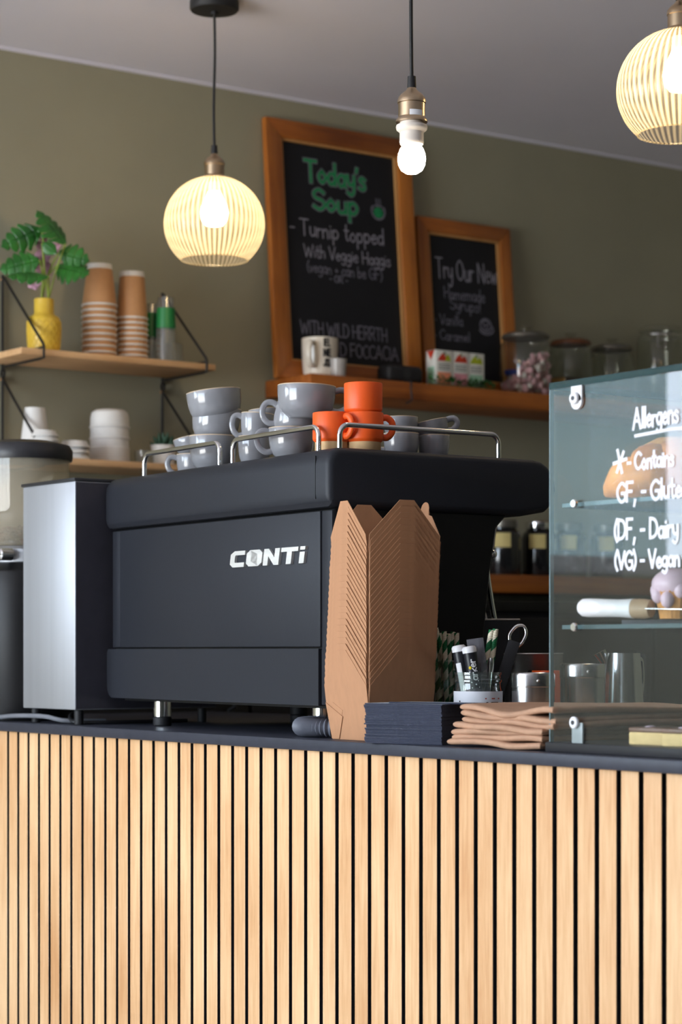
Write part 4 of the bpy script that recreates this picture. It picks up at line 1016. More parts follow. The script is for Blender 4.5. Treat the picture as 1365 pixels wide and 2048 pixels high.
# clear cups with green band
M_clear = thin_glass('clear_cup', (.92, .93, .92, 1), haze=.06, hazecol=(.7, .7, .68, 1), refl=1.6); M_grn = mat('green_print', srgb(30, 120, 62), rough=.4)
def clear_cup(px, Y, lab, R, r, H, z0, z1, base=0.0):
    c = at_y(px, 800, Y)
    t = thing('clear_cup', lab, 'plastic cup', (c.x, c.y, SZ1+base), 0, 'clear cups with a green print')
    k = lambda z: R+(r-R)*z/H
    obj('wall', MB().lathe([(R, 0), (R+.0015, .0015), (R, .003), (k(H*.5), H*.5), (r, H), (0, H), (0, H-.001), (r-.001, H-.001), (R-.001, .001)], 40), M_clear, t)
    obj('green_band', MB().lathe([(k(z0)+.0004, z0), (k(z1)+.0004, z1)], 40), M_grn, t)
    return t
clear_cup(332, 4.47, 'front clear cup with green band on the upper pine shelf', .0262, .020, .158, .084, .132)
clear_cup(303, 4.535, 'clear green banded cup behind the kraft cups, further back', .024, .019, .150, .070, .128)
clear_cup(345, 4.535, 'wide short clear cup at the right end of the upper shelf', .0285, .025, .060, .004, .008)

# lower shelf
cup_stack(70, 4.50, SZ2, 3, .0335, .0235, .092, .0135, 'plain white paper cup upside down, %s of three by the grinder', 'white cups on the lower shelf', mats=[M_pw, M_pw], band=False)
def lid_mesh(R, H): return MB().lathe([(R-.002, 0), (R+.001, 0), (R+.002, .002), (R, .006), (R*.93, .008), (R*.86, H-.003), (R*.82, H), (R*.78, H-.002), (R*.76, H-.004), (0, H-.004)], 40)
def lid_stack(px, Y, n, R, H, step, lab, group, name='cup_cover', cat='cup lid', mesh=None):
    c = at_y(px, 900, Y); pr = None
    for i in range(n):
        loc = (c.x+random.uniform(-.002, .002), c.y+random.uniform(-.001, .001), SZ2+.0003+i*step); L_ = lab % nth(n-1-i, n)
        if pr is None: pr = obj(name, mesh or lid_mesh(R, H), M_pw); tag(pr, L_, cat, group); pr.location = loc
        else: dup(pr, None, loc, (random.uniform(-.03, .03), 0, i), L_)
lid_stack(91, 4.43, 5, .029, .014, .0118, 'white cup lid, %s of the stack beside the white cups', 'white lids, left stack')
lid_stack(148, 4.44, 3, .034, .016, .0132, 'white cup lid, %s of the low stack beside the tall white bowls', 'white lids, right stack')
def bowl_mesh(R, r, H): return MB().lathe([(R-.002, 0), (R+.001, 0), (R+.0022, .0015), (R+.0022, .004), (R, .0055), (R*.985, H*.6), (R*.93, H*.86), (r, H), (r*.96, H), (r*.94, H-.002), (0, H-.002)], 48)
c = at_y(219, 900, 4.485); zz = [0, .0062, .0124, .0186, .0248, .031, .0555, .0815]; pr = None
for i, z in enumerate(zz):
    L_ = 'upturned white paper bowl, %s of the tall stack on the lower shelf' % nth(len(zz)-1-i, len(zz)); loc = (c.x+(.0008 if i > 5 else 0), c.y, SZ2+.0003+z)
    if pr is None: pr = obj('paper_bowl', bowl_mesh(.0455, .034, .043), M_pw); tag(pr, L_, 'paper bowl', 'white bowls on the lower shelf'); pr.location = loc
    else: dup(pr, None, loc, (0, (.02 if i == 6 else (-.015 if i == 7 else 0)), i*.6), L_)
c = at_y(289, 900, 4.46)
sj2 = thing('glass_tumbler', 'small clear tumbler beside the succulent on the lower shelf', 'tumbler', (c.x, c.y, SZ2))
obj('glass', MB().lathe([(0, 0), (.021, 0), (.0225, .003), (.0235, .033), (.0225, .033), (.0215, .005), (0, .005)], 36), M_clear, sj2)
c = at_y(327, 900, 4.47)
M_pot = mat('white_pot', (.72, .70, .67, 1), rough=.45); M_succ = mat('succulent_green', srgb(52, 84, 66), rough=.5, var=.2, scale=30); M_soil = mat('potting_soil', (.03, .022, .015, 1), rough=.9)
sp = thing('succulent', 'small dark green succulent in a white pot on the lower shelf', 'potted plant', (c.x, c.y, SZ2))
obj('pot', MB().lathe([(0, 0), (.023, 0), (.026, .003), (.031, .046), (.031, .049), (.029, .049), (.0285, .042), (0, .042)], 40), M_pot, sp)
obj('soil', MB().lathe([(0, .0435), (.0285, .0425)], 24), M_soil, sp)
for ring, (n, el, L) in enumerate(((9, .35, .036), (8, .8, .038), (6, 1.2, .040))):
    for k in range(n):
        a = 2*math.pi*k/n+ring*.5
        M = T(0, 0, .042) @ RZ(a) @ RY(-el)
        obj('succulent_leaf', MB().tube([(.004, 0, 0), (L*.45, 0, -.002), (L*.8, 0, 0), (L, 0, .003)], [.004, .0062, .0042, .0006], 8, M=M, ry=None), M_succ, sp)

# ============================================================ DARK WOOD SHELVES ON THE WALL
M_rustic = wood('rustic_wood', srgb(172, 98, 34), srgb(116, 56, 14), axis=0, scale=7, rough=.5, knots=True)
BX0 = 3.082; BY = 4.40; BZ = 1.760
def plank(label, x0, x1, z, th):
    t = obj('wooden_shelf', MB().box(x0, x1, BY, YW-.001, z-th, z, bev=.003), M_rustic)
    return tag(t, label, 'shelf')
plank('thick brown wooden shelf carrying the chalkboards and storage jars', BX0, 5.19, BZ, .044)
LZ = at_y(1050, 1150, BY).z; LZb = at_y(1050, 1186, BY).z
plank('lower brown wooden shelf carrying dark coffee jars', 3.30, 5.19, LZ, LZ-LZb)
M_black = mat('black_cord', (.01, .01, .011, 1), rough=.5)

# chalkboards
M_oakf = wood('amber_oak_frame', srgb(186, 112, 38), srgb(134, 70, 18), axis=2, scale=8, rough=.42, coat=.2)
M_oakfh = wood('amber_oak_rail', srgb(176, 100, 32), srgb(120, 60, 14), axis=0, scale=8, rough=.42, coat=.2)
M_slip = wood('pale_frame_slip', srgb(200, 150, 92), srgb(170, 118, 62), axis=2, scale=9, rough=.5)
M_board = mat('chalkboard', (.0105, .011, .014, 1), rough=.55, var=.25, scale=4, spec=.35)
M_chalk = mat('white_chalk', srgb(150, 147, 160), rough=.9, var=.15, scale=150)
M_chalkd = mat('dim_chalk', srgb(120, 118, 132), rough=.9, var=.2, scale=150)
M_chg = mat('green_chalk', srgb(30, 140, 84), rough=.9, var=.12, scale=120)
def chalkboard(label, x0, W, Ht, lean, fw, ybot):
    t = thing('chalkboard', label, 'chalkboard', (x0, ybot, BZ), 0)
    t.rotation_euler = (-lean, 0, 0)
    d = .020
    # frame stiles and rails with mitred corners
    def mitre(pts, m, nm): obj(nm, MB()._bm(bevprism(pts, -d, 0, .002, 2, 40), 0, None), m, t)
    mitre([(0, 0), (fw, fw), (fw, Ht-fw), (0, Ht)], M_oakf, 'frame_stile'); mitre([(W, 0), (W-fw, fw), (W-fw, Ht-fw), (W, Ht)], M_oakf, 'frame_stile')
    mitre([(0, 0), (W, 0), (W-fw, fw), (fw, fw)], M_oakfh, 'frame_rail'); mitre([(0, Ht), (W, Ht), (W-fw, Ht-fw), (fw, Ht-fw)], M_oakfh, 'frame_rail')
    s = .008; f = fw
    sl = MB().box(f, f+s*.5, -d+.004, -.003, f, Ht-f).box(W-f-s, W-f, -d+.004, -.003, f, Ht-f).box(f, W-f, -d+.004, -.003, Ht-f-s*.8, Ht-f).box(f, W-f, -d+.004, -.003, f, f+s*.5)
    obj('inner_slip', sl, M_slip, t)
    b = obj('slate_panel', MB().box(f, W-f, -.010, -.005, f, Ht-f), M_board, t)
    return t, b
ANG_A = math.atan2(.050, .657)
ybA = 4.545; H_A = .660
tA_, pA = chalkboard('large oak framed chalkboard headed soup in green, leaning on the wall', 3.070, at_y(838, 745, ybA).x-3.070, H_A, math.asin((YW-.001-ybA)/H_A), .047, ybA)
def board_uv(t, px, py, lean, yb, x0):
    # pixel -> (u, v) on the leaning board face
    n = Vector((0, -math.cos(lean), -math.sin(lean)*-1)); o = Vector((x0, yb, BZ)); up = Vector((0, math.sin(lean), math.cos(lean)))
    nrm = Vector((1, 0, 0)).cross(up); d = ray(px, py); k = (o-CAM).dot(nrm)/d.dot(nrm); q = CAM+d*k-o
    return q.x, q.dot(up)
def board_text(parent, t, lean, yb, x0, lines):
    groups = {}
    for ln in lines:
        txt, px, py, px2, cap, stroke, mk, seed = ln
        u, v = board_uv(t, px, py, lean, yb, x0); u2, _ = board_uv(t, px2, py, lean, yb, x0)
        _, v2 = board_uv(t, px, py-cap, lean, yb, x0); h = v2-v
        st, w = letter_strokes(txt, h, 1.0, .035, 0, seed); k = (u2-u)/w
        st = [[(x*k+u, y+v) for x, y in P] for P in st]
        mb = MB(); lift = .0108 if mk != 'green' else .0113
        ribbon(mb, st, stroke, lambda a, b_, l: (a, -l, b_), 0, lift)
        obj({'white': 'chalk_lettering', 'dim': 'faint_chalk_lettering', 'green': 'green_chalk_lettering'}[mk], mb, {'white': M_chalk, 'dim': M_chalkd, 'green': M_chg}[mk], parent, smoothed=False)
lA = math.asin((YW-.001-ybA)/H_A)
head = [("Today's", 606, 364, 727, 42, 0, 0, 11), ("Soup", 622, 419, 714, 39, 0, 0, 12)]
linesA = [(t_, a, b_, c_, d_, .0130, 'dim', s_) for t_, a, b_, c_, d_, _, _, s_ in head] + [(t_, a, b_, c_, d_, .0078, 'green', s_) for t_, a, b_, c_, d_, _, _, s_ in head]
linesA += [('Turnip topped', 596, 471, 764, 32, .0036, 'white', 13), ('-', 575, 466, 587, 26, .0036, 'white', 13),
 ('With Veggie Haggis', 604, 514, 776, 25, .0029, 'white', 14), ('(vegan + can be GF)', 610, 545, 760, 22, .0026, 'dim', 15), ('- OR -', 655, 565, 692, 13, .0026, 'dim', 16),
 ('WITH WILD HERRTH', 597, 668, 770, 26, .0030, 'dim', 17), ('D FOCCACIA', 676, 713, 793, 26, .0032, 'dim', 18)]
board_text(pA, tA_, lA, ybA, 3.070, linesA)
# chalk bowl drawing
def disc_pts(cu, cv, ru, rv, a0=0, a1=360, n=20): return [(cu+ru*math.cos(math.radians(a0+(a1-a0)*i/n)), cv+rv*math.sin(math.radians(a0+(a1-a0)*i/n))) for i in range(n+1)]
u, v = board_uv(None, 752, 424, lA, ybA, 3.070); _, vv = board_uv(None, 752, 410, lA, ybA, 3.070); r = (vv-v)
dr = MB(); fn = lambda a, b_, l: (a, -l, b_)
ribbon(dr, [disc_pts(u, v, r*1.15, r*1.2, 155, 385)], .0045, fn, 0, .0108); ribbon(dr, [disc_pts(u, v+r*.4, r*1.0, r*.35)], .0030, fn, 0, .0108)
ribbon(dr, [[(u+dx*r, v+r*.5), (u+dx*r+.002, v+r*1.1), (u+dx*r, v+r*1.7)] for dx in (-.35, 0, .35)], .0022, fn, 0, .0108)
ribbon(dr, [disc_pts(u, v-r*.25, r*.45, r*.38)], r*.75, fn, 1, .0110)
obj('chalk_bowl_drawing', dr, [M_chalkd, M_chg], pA, smoothed=False)
xB = 3.548; ybB = 4.560; H_B = .467; lB = math.asin((YW-.001-ybB)/H_B)
tB_, pB = chalkboard('smaller oak framed chalkboard about syrups, right of the soup board', xB, at_y(1030, 690, ybB).x-xB, H_B, lB, .038, ybB)
board_text(pB, tB_, lB, ybB, xB, [('Try Our New', 868, 556, 990, 40, .0036, 'white', 21), ('Homemade', 884, 598, 966, 24, .0028, 'dim', 22), ('Syrups!', 896, 620, 958, 22, .0028, 'dim', 23),
 ('. Vanilla', 866, 648, 922, 20, .0026, 'dim', 24), ('. Caramel', 866, 679, 936, 19, .0026, 'dim', 25)])
u, v = board_uv(None, 967, 653, lB, ybB, xB); _, vv = board_uv(None, 967, 639, lB, ybB, xB); r = vv-v
dr = MB(); ribbon(dr, [disc_pts(u, v, r, r*.95), disc_pts(u, v+r*.35, r*.55, r*.35), disc_pts(u+r*.1, v-r*.5, r*1.25, r*.75, 190, 400)], .0042, fn, 0, .0108)
ribbon(dr, [[(u-r*.5, v-r*.3), (u, v-r*.65), (u+r*.5, v-r*.3)]], .0042, fn, 0, .0108)
obj('chalk_cup_drawing', dr, M_chalkd, pB, smoothed=False)

# things on the dark shelf
M_mug = mat('cream_glaze', srgb(228, 220, 206), rough=.2, var=.02, coat=.4)
c = at_y(640, 745, 4.478)
mg = thing('mug', 'cream mug with black lettering on the dark wooden shelf', 'mug', (c.x, c.y, BZ))
R, Hm = .0455, .099
obj('body', MB().lathe([(0, 0), (R*.84, 0), (R*.89, .004), (R*.95, .03), (R*.995, .07), (R, Hm-.001), (R-.001, Hm), (R-.003, Hm-.001), (R*.9, .01), (0, .008)], 48), M_mug, mg)
fm = math.atan2(-c.y, -c.x)
obj('handle', MB().tube([(R-.001, 0, .082), (R+.016, 0, .084), (R+.027, 0, .070), (R+.027, 0, .045), (R+.014, 0, .026), (R*.93, 0, .026)], .0055, 12, sm=6, M=RZ(fm-.38), ry=.008), M_mug, mg)
tx = MB()
for i, w_ in enumerate(('IEL', 'NIE', 'JOLLY')):
    ccw_text(tx, w_, .017, .0040, R, fm, .010, .076-.025*i, 0, .75, 40+i)
obj('lettering', tx, M_ink, mg, smoothed=False)
c = at_y(677, 745, 4.425)
M_milky = mat('milky_glass', srgb(205, 200, 196), rough=.25, trans=.35)
tc_ = thing('small_cup', 'small milky cup in front of the cream mug', 'cup', (c.x, c.y, BZ))
obj('body', MB().lathe([(0, 0), (.0175, 0), (.0185, .003), (.0215, .044), (.0205, .044), (.0175, .004), (0, .004)], 36), M_milky, tc_)
c = at_y(800, 745, 4.455)
spk = thing('small_speaker', 'low rounded black speaker at the foot of the soup chalkboard', 'speaker', (c.x, c.y, BZ), .0)
obj('body', MB().box(-.056, .056, -.030, .030, 0, .046, bev=.014, seg=4), M_rub, spk)
obj('grille', MB().cyl(.012, .0285, .0306, 24, 0, RX(math.pi/2) @ T(0, .024, 0)), M_dark, spk)
obj('cable', MB().tube([(-.012, -.028, .006), (-.012, -.040, .004), (-.011, -.061, .0), (-.012, -.063, -.02), (-.010, -.063, -.046), (-.010, -.04, -.052)], .0024, 8, sm=4), M_black, spk)
# tea boxes
M_tea = mat('tea_white', srgb(226, 224, 216), rough=.45); M_fr = [mat('fruit_red', srgb(204, 60, 34), rough=.5, var=.3, scale=60), mat('fruit_lime', srgb(176, 186, 40), rough=.5, var=.2, scale=60), mat('leaf_print', srgb(70, 130, 70), rough=.5)]
M_pan = [mat('peach_print', srgb(236, 150, 116), rough=.5, var=.2, scale=90), mat('rose_print', srgb(220, 150, 160), rough=.5, var=.2, scale=90), mat('mint_print', srgb(158, 200, 172), rough=.5, var=.2, scale=90)]
M_gprt = mat('grey_print', srgb(120, 124, 120), rough=.5)
for i, (px, fa_, fb_, lab) in enumerate(((889, 0, 1, 'tea carton with red and yellow fruit and peach print, nearest the soup board'), (922, 0, 0, 'tea carton with red fruit and rose print, middle of three'), (953, 1, 1, 'tea carton with lime fruit and mint print, right of three'))):
    c = at_y(px, 745, 4.428); bw, bd, bh = .0265, .042, .0935
    t = thing('tea_carton', lab, 'tea box', (c.x, 4.428, BZ), math.radians(-2), 'tea cartons on the dark shelf')
    obj('carton', MB().box(-bw, bw, 0, bd, 0, bh, bev=.0008), M_tea, t)
    p_ = MB(); y = -.0004
    p_.add([(-bw*.8, y, bh*.70), (bw*.1, y, bh*.70), (bw*.25, y, bh*.80), (-bw*.1, y, bh*.93), (-bw*.5, y, bh*.84)], [(0, 1, 2, 3, 4)], 0)
    p_.add([(bw*.1, y, bh*.70), (bw*.8, y, bh*.70), (bw*.7, y, bh*.82), (bw*.4, y, bh*.90), (bw*.2, y, bh*.84)], [(0, 1, 2, 3, 4)], 1)
    p_.add([(-bw*.1, y*1.4, bh*.90), (bw*.25, y*1.4, bh*.88), (bw*.05, y*1.4, bh*.97)], [(0, 1, 2)], 4)
    for r_ in range(3): p_.add([(-bw*.7, y, bh*(.63-.065*r_)), (bw*.7, y, bh*(.63-.065*r_)), (bw*.7, y, bh*(.60-.065*r_)), (-bw*.7, y, bh*(.60-.065*r_))], [(0, 1, 2, 3)], 3)
    p_.add([(-bw*.8, y, bh*.06), (bw*.8, y, bh*.06), (bw*.8, y, bh*.40), (-bw*.8, y, bh*.40)], [(0, 1, 2, 3)], 2)
    if i == 0:
        x = -bw-.0004; p_.add([(x, .004, bh*.99), (x, .038, bh*.99), (x, .021, bh*.74)], [(0, 1, 2)], 0); p_.add([(x, .006, bh*.05), (x, .036, bh*.05), (x, .036, bh*.55), (x, .006, bh*.55)], [(0, 1, 2, 3)], 5)
    obj('print', p_, [M_fr[fa_], M_fr[fb_], M_pan[i], M_gprt, M_fr[2], M_pan[2]], t, smoothed=False)
# green garland at their feet
M_garl = mat('garland_green', srgb(44, 96, 42), rough=.5, var=.3, scale=60)
gb = MB(); a = at_y(858, 750, 4.412); b_ = at_y(990, 760, 4.412)
for i in range(90):
    k = random.random(); x = a.x+(b_.x-a.x)*k; m = T(x, 4.412+random.uniform(-.004, .004), BZ+.004+random.uniform(0, .012)) @ RZ(random.uniform(0, 6.3)) @ RY(random.uniform(-1.0, .1))
    L = random.uniform(.012, .022); w = L*.3
    gb.add([(0, 0, 0), (L*.5, w, .001), (L, 0, 0), (L*.5, -w, .001)], [(0, 1, 2, 3)], 0, m)
gb.tube([(a.x, 4.412, BZ+.003), ((a.x+b_.x)/2, 4.414, BZ+.004), (b_.x, 4.412, BZ+.003)], .0014, 6)
tag(obj('leaf_garland', gb, M_garl, smoothed=False), 'thin green leaf garland lying in front of the tea cartons', 'garland', kind='stuff')
# storage jars
M_jg = thin_glass('storage_glass', (.93, .94, .92, 1), haze=.012, refl=1.4, hazecol=(.6, .6, .56, 1))
M_lidm = mat('jar_lid_metal', srgb(120, 116, 108), rough=.35, metal=.7); M_lidb = mat('jar_lid_wood', srgb(110, 66, 40), rough=.5, var=.15)
def storage_jar(px, Y, Dpx, ytop, base, lab, lid, knob=True, sh=1.0, fill=None):
    c = at_y(px, 750, Y); R = Dpx*mpp(c)/2; Ht = at_d(px, ytop, (c-CAM).dot(F_)).z-base
    t = thing('storage_jar', lab, 'jar', (c.x, c.y, base), 0, 'glass storage jars on the dark shelf')
    hb = Ht-.010
    obj('glass', MB().lathe([(0, 0), (R*.94, 0), (R, .006), (R, hb-.030), (R*.94, hb-.014), (R*.86, hb-.006), (R*.86, hb), (R*.84, hb), (R*.84, hb-.008), (R*.92, hb-.017), (R*.975, hb-.031), (R*.975, .006), (0, .005)], 44), M_jg, t)
    l = obj('lid', MB().lathe([(0, hb+.0002), (R*.90, hb+.0002), (R*.93, hb+.003), (R*.92, hb+.009), (R*.80, hb+.014), (R*.2, hb+.019), (0, hb+.0195)], 44), lid, t)
    if knob: obj('knob', MB().lathe([(0, hb+.018), (.008, hb+.018), (.009, hb+.024), (.017, hb+.030), (.016, hb+.034), (0, hb+.036)], 28), M_jg, l)
    return t, R, Ht, c
tj, R1, H1, c1_ = storage_jar(1052, 4.495, 104, 671, BZ, 'large glass jar of pink and white marshmallows beside the tea cartons', M_lidm)
M_mp = [mat('marshmallow_pink', srgb(226, 178, 186), rough=.8), mat('marshmallow_white', srgb(226, 216, 212), rough=.8)]
ml = MB()
for i in range(330):
    a = random.uniform(0, 2*math.pi); r = (R1*.90)*math.sqrt(random.random())
    x, y = r*math.cos(a), r*math.sin(a); side = (x*R_.x+y*R_.y)/R1
    top = .040+.075*max(0, min(1, (side+.75)/1.1)); z = random.uniform(.012, max(.016, top))
    m = T(c1_.x+x, c1_.y+y, BZ+z) @ RZ(random.uniform(0, 6.3)) @ RX(random.uniform(-1.6, 1.6))
    ml.lathe([(0, -.0075), (.0052, -.0075), (.0062, -.005), (.0062, .005), (.0052, .0075), (0, .0075)], 10, random.randint(0, 1) if i % 3 else 0, m)
tag(obj('marshmallows', ml, M_mp), 'pink and white mini marshmallows heaped inside the large glass jar', 'marshmallows', kind='stuff')
M_blue = mat('blue_scoop', srgb(34, 62, 158), rough=.4)
q = Vector((c1_.x, c1_.y, BZ))-R_*(R1*.52)-F_*(R1*.35)
sc_ = thing('scoop', 'blue plastic scoop lying on the marshmallows in the jar', 'scoop', (q.x, q.y, BZ+.056))
obj('bowl', MB().lathe([(0, 0), (.018, 0), (.0215, .004), (.0225, .014), (.021, .014), (.0195, .005), (0, .003)], 28), M_blue, sc_)
obj('handle', MB().box(.020, .045, -.004, .004, .010, .0135, bev=.001, M=RZ(VA)), M_blue, sc_)
M_ylab = mat('yellow_paper_label', srgb(196, 160, 92), rough=.7, var=.05)
def jar_label(t, R, a0, a1, z0, z1, m):
    L_ = MB(); n = 12; V = []
    for i in range(n+1):
        a = a0+(a1-a0)*i/n; V += [((R+.0006)*math.cos(a), (R+.0006)*math.sin(a), z0), ((R+.0006)*math.cos(a), (R+.0006)*math.sin(a), z1)]
    L_.add(V, [(2*i, 2*i+2, 2*i+3, 2*i+1) for i in range(n)]); obj('paper_label', L_, m, t)
M_choco = mat('dark_contents', srgb(74, 44, 30), rough=.7, var=.4, scale=90); M_oat = mat('pale_contents', srgb(150, 112, 78), rough=.8, var=.35, scale=90)
def fill(t, R, z1, m): obj('contents', MB().lathe([(0, .006), (R*.95, .006), (R*.95, z1-.004), (R*.7, z1+.003), (0, z1)], 36), m, t)
def add_fill(c, R, base, z1, m, lab, cat):
    tag(obj(cat.replace(' ', '_'), MB().lathe([(0, .0062), (R*.95, .0062), (R*.95, z1-.004), (R*.7, z1+.003), (0, z1)], 36), m, loc=(c.x, c.y, base)), lab, cat, kind='stuff')
tj, R, Ht, c = storage_jar(1142, 4.51, 88, 684, BZ, 'glass jar with brown lid and tan label, second storage jar', M_lidb)
f0 = math.atan2(-c.y, -c.x); jar_label(tj, R, f0-1.0, f0-.25, .03, .062, M_ylab); add_fill(c, R, BZ, .060, M_choco, 'dark brown powder in the jar with the tan label', 'cocoa powder')
tj, R, Ht, c = storage_jar(1225, 4.515, 88, 695, BZ, 'low glass jar with dark lid, third storage jar', M_lidm)
add_fill(c, R, BZ, .050, M_oat, 'pale brown oats in the third storage jar', 'oats')
tj, R, Ht, c = storage_jar(1322, 4.50, 96, 658, BZ, 'tall swing top glass jar, rightmost on the dark shelf', M_jg, knob=False)
obj('clip_wire', MB().tube([(R*.9*math.cos(a), R*.9*math.sin(a), Ht-.022) for a in [2*math.pi*k/32 for k in range(32)]], .0018, 6, closed=True), M_chrome, tj)
obj('clip_lever', MB().tube([tuple(RZ(f0) @ Vector(q)) for q in ((R*.95, -.01, Ht-.020), (R*1.05, -.01, Ht-.035), (R*1.06, -.01, Ht-.06), (R*1.06, .01, Ht-.06), (R*1.05, .01, Ht-.035), (R*.95, .01, Ht-.02))], .0018, 6), M_chrome, tj)
# dark jars on the lower shelf
M_dkj = mat('dark_jar_glass', (.010, .010, .011, 1), rough=.12, coat=.5); M_yl2 = mat('yellow_label', srgb(214, 196, 130), rough=.7)
for i, (px, lab) in enumerate(((1008, 'dark coffee jar with a pale yellow label, by the machine'), (1078, 'dark coffee jar with a pale yellow label, middle of the lower shelf'), (1140, 'dark coffee jar with pale yellow label, seen through the glass case'), (1215, 'dark coffee jar on the lower shelf, furthest into the glass case'))):
    c = at_y(px, 1100, 4.50); R = .046
    t = thing('coffee_jar', lab, 'jar', (c.x, c.y, LZ), 0, 'dark coffee jars on the lower shelf')
    obj('body', MB().lathe([(0, 0), (R*.95, 0), (R, .006), (R, .105), (R*.9, .118), (R*.72, .124), (R*.72, .128), (0, .128)], 40), M_dkj, t)
    l = obj('lid', MB().lathe([(0, .1282), (R*.80, .1282), (R*.82, .132), (R*.80, .146), (R*.74, .149), (0, .149)], 36), M_lidm if i != 1 else M_chrome, t)
    f0 = math.atan2(-c.y, -c.x); jar_label(t, R, f0-.55, f0+.42, .075, .113, M_yl2)

# ============================================================ PENDANT LAMPS
M_brass = mat('antique_brass', srgb(188, 166, 138), rough=.3, metal=1.0, var=.12, scale=30, stretch=(1, 1, .1))
M_bulb = mat('warm_bulb', (.9, .85, .75, 1), rough=.3, emit=(1.0, .76, .45, 1), estr=52)
M_bulb2 = mat('neutral_bulb', (.9, .9, .88, 1), rough=.3, emit=(1.0, .86, .66, 1), estr=26)
def shade_mat():
    m = bpy.data.materials.new('ribbed_cream_glass'); m.use_nodes = True; nt = m.node_tree; N = nt.nodes; L = nt.links
    N.remove(N['Principled BSDF']); out = N['Material Output']
    t = N.new('ShaderNodeBsdfTransparent'); t.inputs['Color'].default_value = (.95, .90, .80, 1)
    tl = N.new('ShaderNodeBsdfTranslucent'); tl.inputs['Color'].default_value = (.95, .86, .67, 1)
    df = N.new('ShaderNodeBsdfDiffuse'); df.inputs['Color'].default_value = (.80, .74, .62, 1)
    g = N.new('ShaderNodeBsdfGlossy'); g.inputs['Roughness'].default_value = .12
    a = N.new('ShaderNodeMixShader'); a.inputs['Fac'].default_value = .25; L.new(tl.outputs[0], a.inputs[1]); L.new(df.outputs[0], a.inputs[2])
    # clear glass between the ribs, milky on them
    tc = N.new('ShaderNodeTexCoord'); sx = N.new('ShaderNodeSeparateXYZ'); L.new(tc.outputs['Object'], sx.inputs[0])
    at = N.new('ShaderNodeMath'); at.operation = 'ARCTAN2'; L.new(sx.outputs['Y'], at.inputs[0]); L.new(sx.outputs['X'], at.inputs[1])
    ml_ = N.new('ShaderNodeMath'); ml_.operation = 'MULTIPLY'; ml_.inputs[1].default_value = 56; L.new(at.outputs[0], ml_.inputs[0])
    co = N.new('ShaderNodeMath'); co.operation = 'COSINE'; L.new(ml_.outputs[0], co.inputs[0])
    mr = N.new('ShaderNodeMapRange'); mr.inputs['From Min'].default_value = -.6; mr.inputs['From Max'].default_value = .6; mr.inputs['To Min'].default_value = .10; mr.inputs['To Max'].default_value = .62
    L.new(co.outputs[0], mr.inputs['Value'])
    b = N.new('ShaderNodeMixShader'); L.new(mr.outputs['Result'], b.inputs['Fac']); L.new(t.outputs[0], b.inputs[1]); L.new(a.outputs[0], b.inputs[2])
    fr = N.new('ShaderNodeFresnel'); fr.inputs['IOR'].default_value = 1.4
    ge = N.new('ShaderNodeNewGeometry'); nb = N.new('ShaderNodeMath'); nb.operation = 'SUBTRACT'; nb.inputs[0].default_value = 1; L.new(ge.outputs['Backfacing'], nb.inputs[1])
    m2 = N.new('ShaderNodeMath'); m2.operation = 'MULTIPLY'; L.new(fr.outputs[0], m2.inputs[0]); L.new(nb.outputs[0], m2.inputs[1])
    c = N.new('ShaderNodeMixShader'); L.new(m2.outputs[0], c.inputs['Fac']); L.new(b.outputs[0], c.inputs[1]); L.new(g.outputs[0], c.inputs[2])
    L.new(c.outputs[0], out.inputs['Surface']); return m
M_shade = shade_mat()
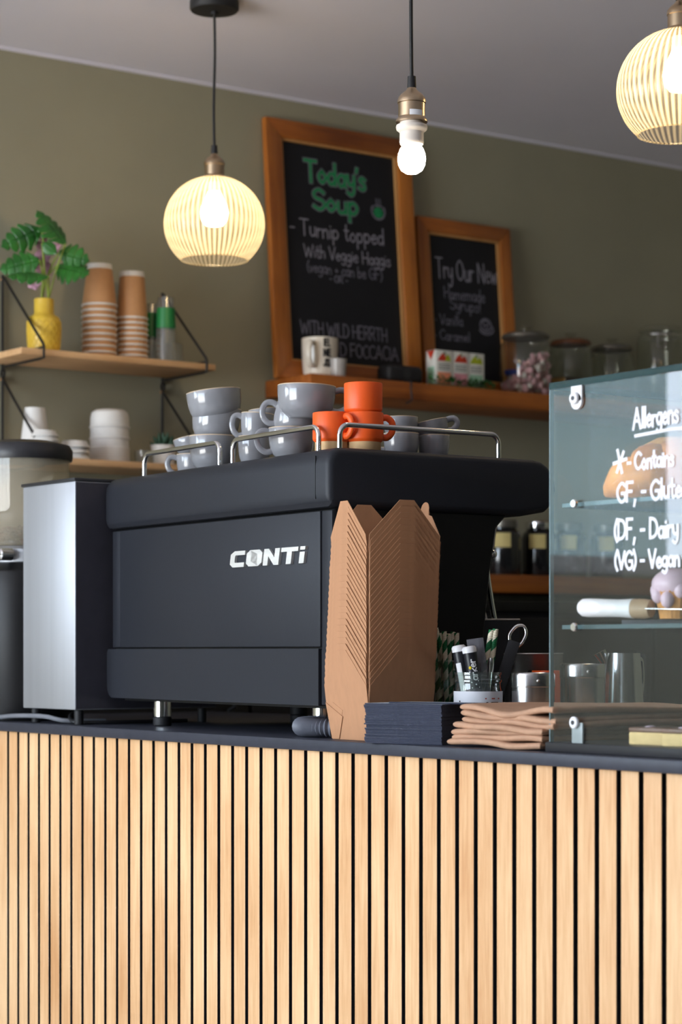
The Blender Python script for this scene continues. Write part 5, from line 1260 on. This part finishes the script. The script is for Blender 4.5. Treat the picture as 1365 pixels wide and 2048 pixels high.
def pendant(label, px, py_sock_top, z, shade=True):
    """hangs from the ceiling; py of the top of the brass socket"""
    p = at_d(px, py_sock_top, z)
    t = thing('pendant_lamp', label, 'pendant lamp', (p.x, p.y, CEIL), 0, 'brass pendant lamps')
    zs = p.z-CEIL   # socket top, local
    obj('ceiling_rose', MB().lathe([(0, 0), (.052, 0), (.053, -.003), (.053, -.018), (.050, -.022), (.008, -.024), (.008, -.030), (0, -.031)], 40), M_rub, t)
    obj('cord', MB().tube([(0, 0, -.028), (.002, .001, zs*.35), (-.0015, 0, zs*.7), (0, 0, zs+.012)], .0030, 10, sm=6), M_black, t)
    obj('cord_grip', MB().lathe([(0, zs+.018), (.0065, zs+.018), (.0072, zs+.001), (.0072, zs-.001), (0, zs-.001)], 20), M_rub, t)
    so = obj('socket', MB().lathe([(0, zs), (.007, zs), (.009, zs-.004), (.017, zs-.010), (.0215, zs-.016), (.0225, zs-.020), (.0225, zs-.024), (.0212, zs-.025), (.0212, zs-.046), (.0230, zs-.048), (.0250, zs-.051), (.0250, zs-.054), (0, zs-.054)], 40), M_brass, t)
    if shade:
        Rg = .1075; zc_ = zs-.054-.097
        a0, a1 = 13, 138   # polar angles of collar and open bottom
        n = 44; pr = []
        for i in range(n+1):
            a = math.radians(a0+(a1-a0)*i/n); rr = Rg*math.sin(a); zz_ = Rg*.96*math.cos(a); pr.append((rr, zc_+zz_))
        inner = [(r-.0022 if i else r, z_) for i, (r, z_) in enumerate(pr)][::-1]
        obj('glass_shade', MB().lathe(pr, 336, ribs=56, rib=.008), M_shade, t, ang=80)
        obj('shade_lip', MB().tube([(pr[-1][0]*math.cos(k*2*math.pi/56), pr[-1][0]*math.sin(k*2*math.pi/56), pr[-1][1]) for k in range(56)], .0016, 8, closed=True), M_shade, t)
        bb = obj('bulb_collar', MB().lathe([(0, zs-.0615), (.014, zs-.0615), (.014, zs-.082), (0, zs-.082)], 24), M_capw, t)
        obj('bulb', MB().lathe([(0, zs-.082), (.013, zs-.082), (.018, zs-.094), (.027, zs-.112), (.0295, zs-.126), (.027, zs-.142), (.018, zs-.153), (0, zs-.157)], 32), M_bulb, t)
    return t, zs
pendant('pendant lamp with ribbed cream glass globe, hanging in front of the bare wall', 429, 308, 4.74)
tm, zs = pendant('bare bulb pendant lamp with no shade, hanging between the two glass globes', 824, 176, 3.47, False)
pendant('pendant lamp with ribbed glass globe above the glass case, cut by the frame', 1361, 2, 3.77)
M_bak = mat('white_lampholder', srgb(226, 216, 206), rough=.45)
ad = obj('bulb_adapter', MB().lathe([(0, zs-.0542), (.0185, zs-.0542), (.0185, zs-.058), (.0242, zs-.059), (.0250, zs-.062), (.0240, zs-.066), (.0205, zs-.069), (.0190, zs-.070), (.0190, zs-.082), (.0195, zs-.085), (.0180, zs-.089), (.0150, zs-.089), (.0150, zs-.094), (0, zs-.094)], 40), M_bak, tm)
obj('bulb', MB().lathe([(0, zs-.0905), (.0145, zs-.0905), (.0185, zs-.096), (.0215, zs-.104), (.0224, zs-.112), (.0212, zs-.121), (.0170, zs-.1295), (.0095, zs-.1345), (0, zs-.136)], 36), M_bulb2, tm)
f0 = math.atan2(-tm.location.y, -tm.location.x)
jar_label(tm, .0212, f0-.15, f0+.85, zs-.049, zs-.038, M_lab)
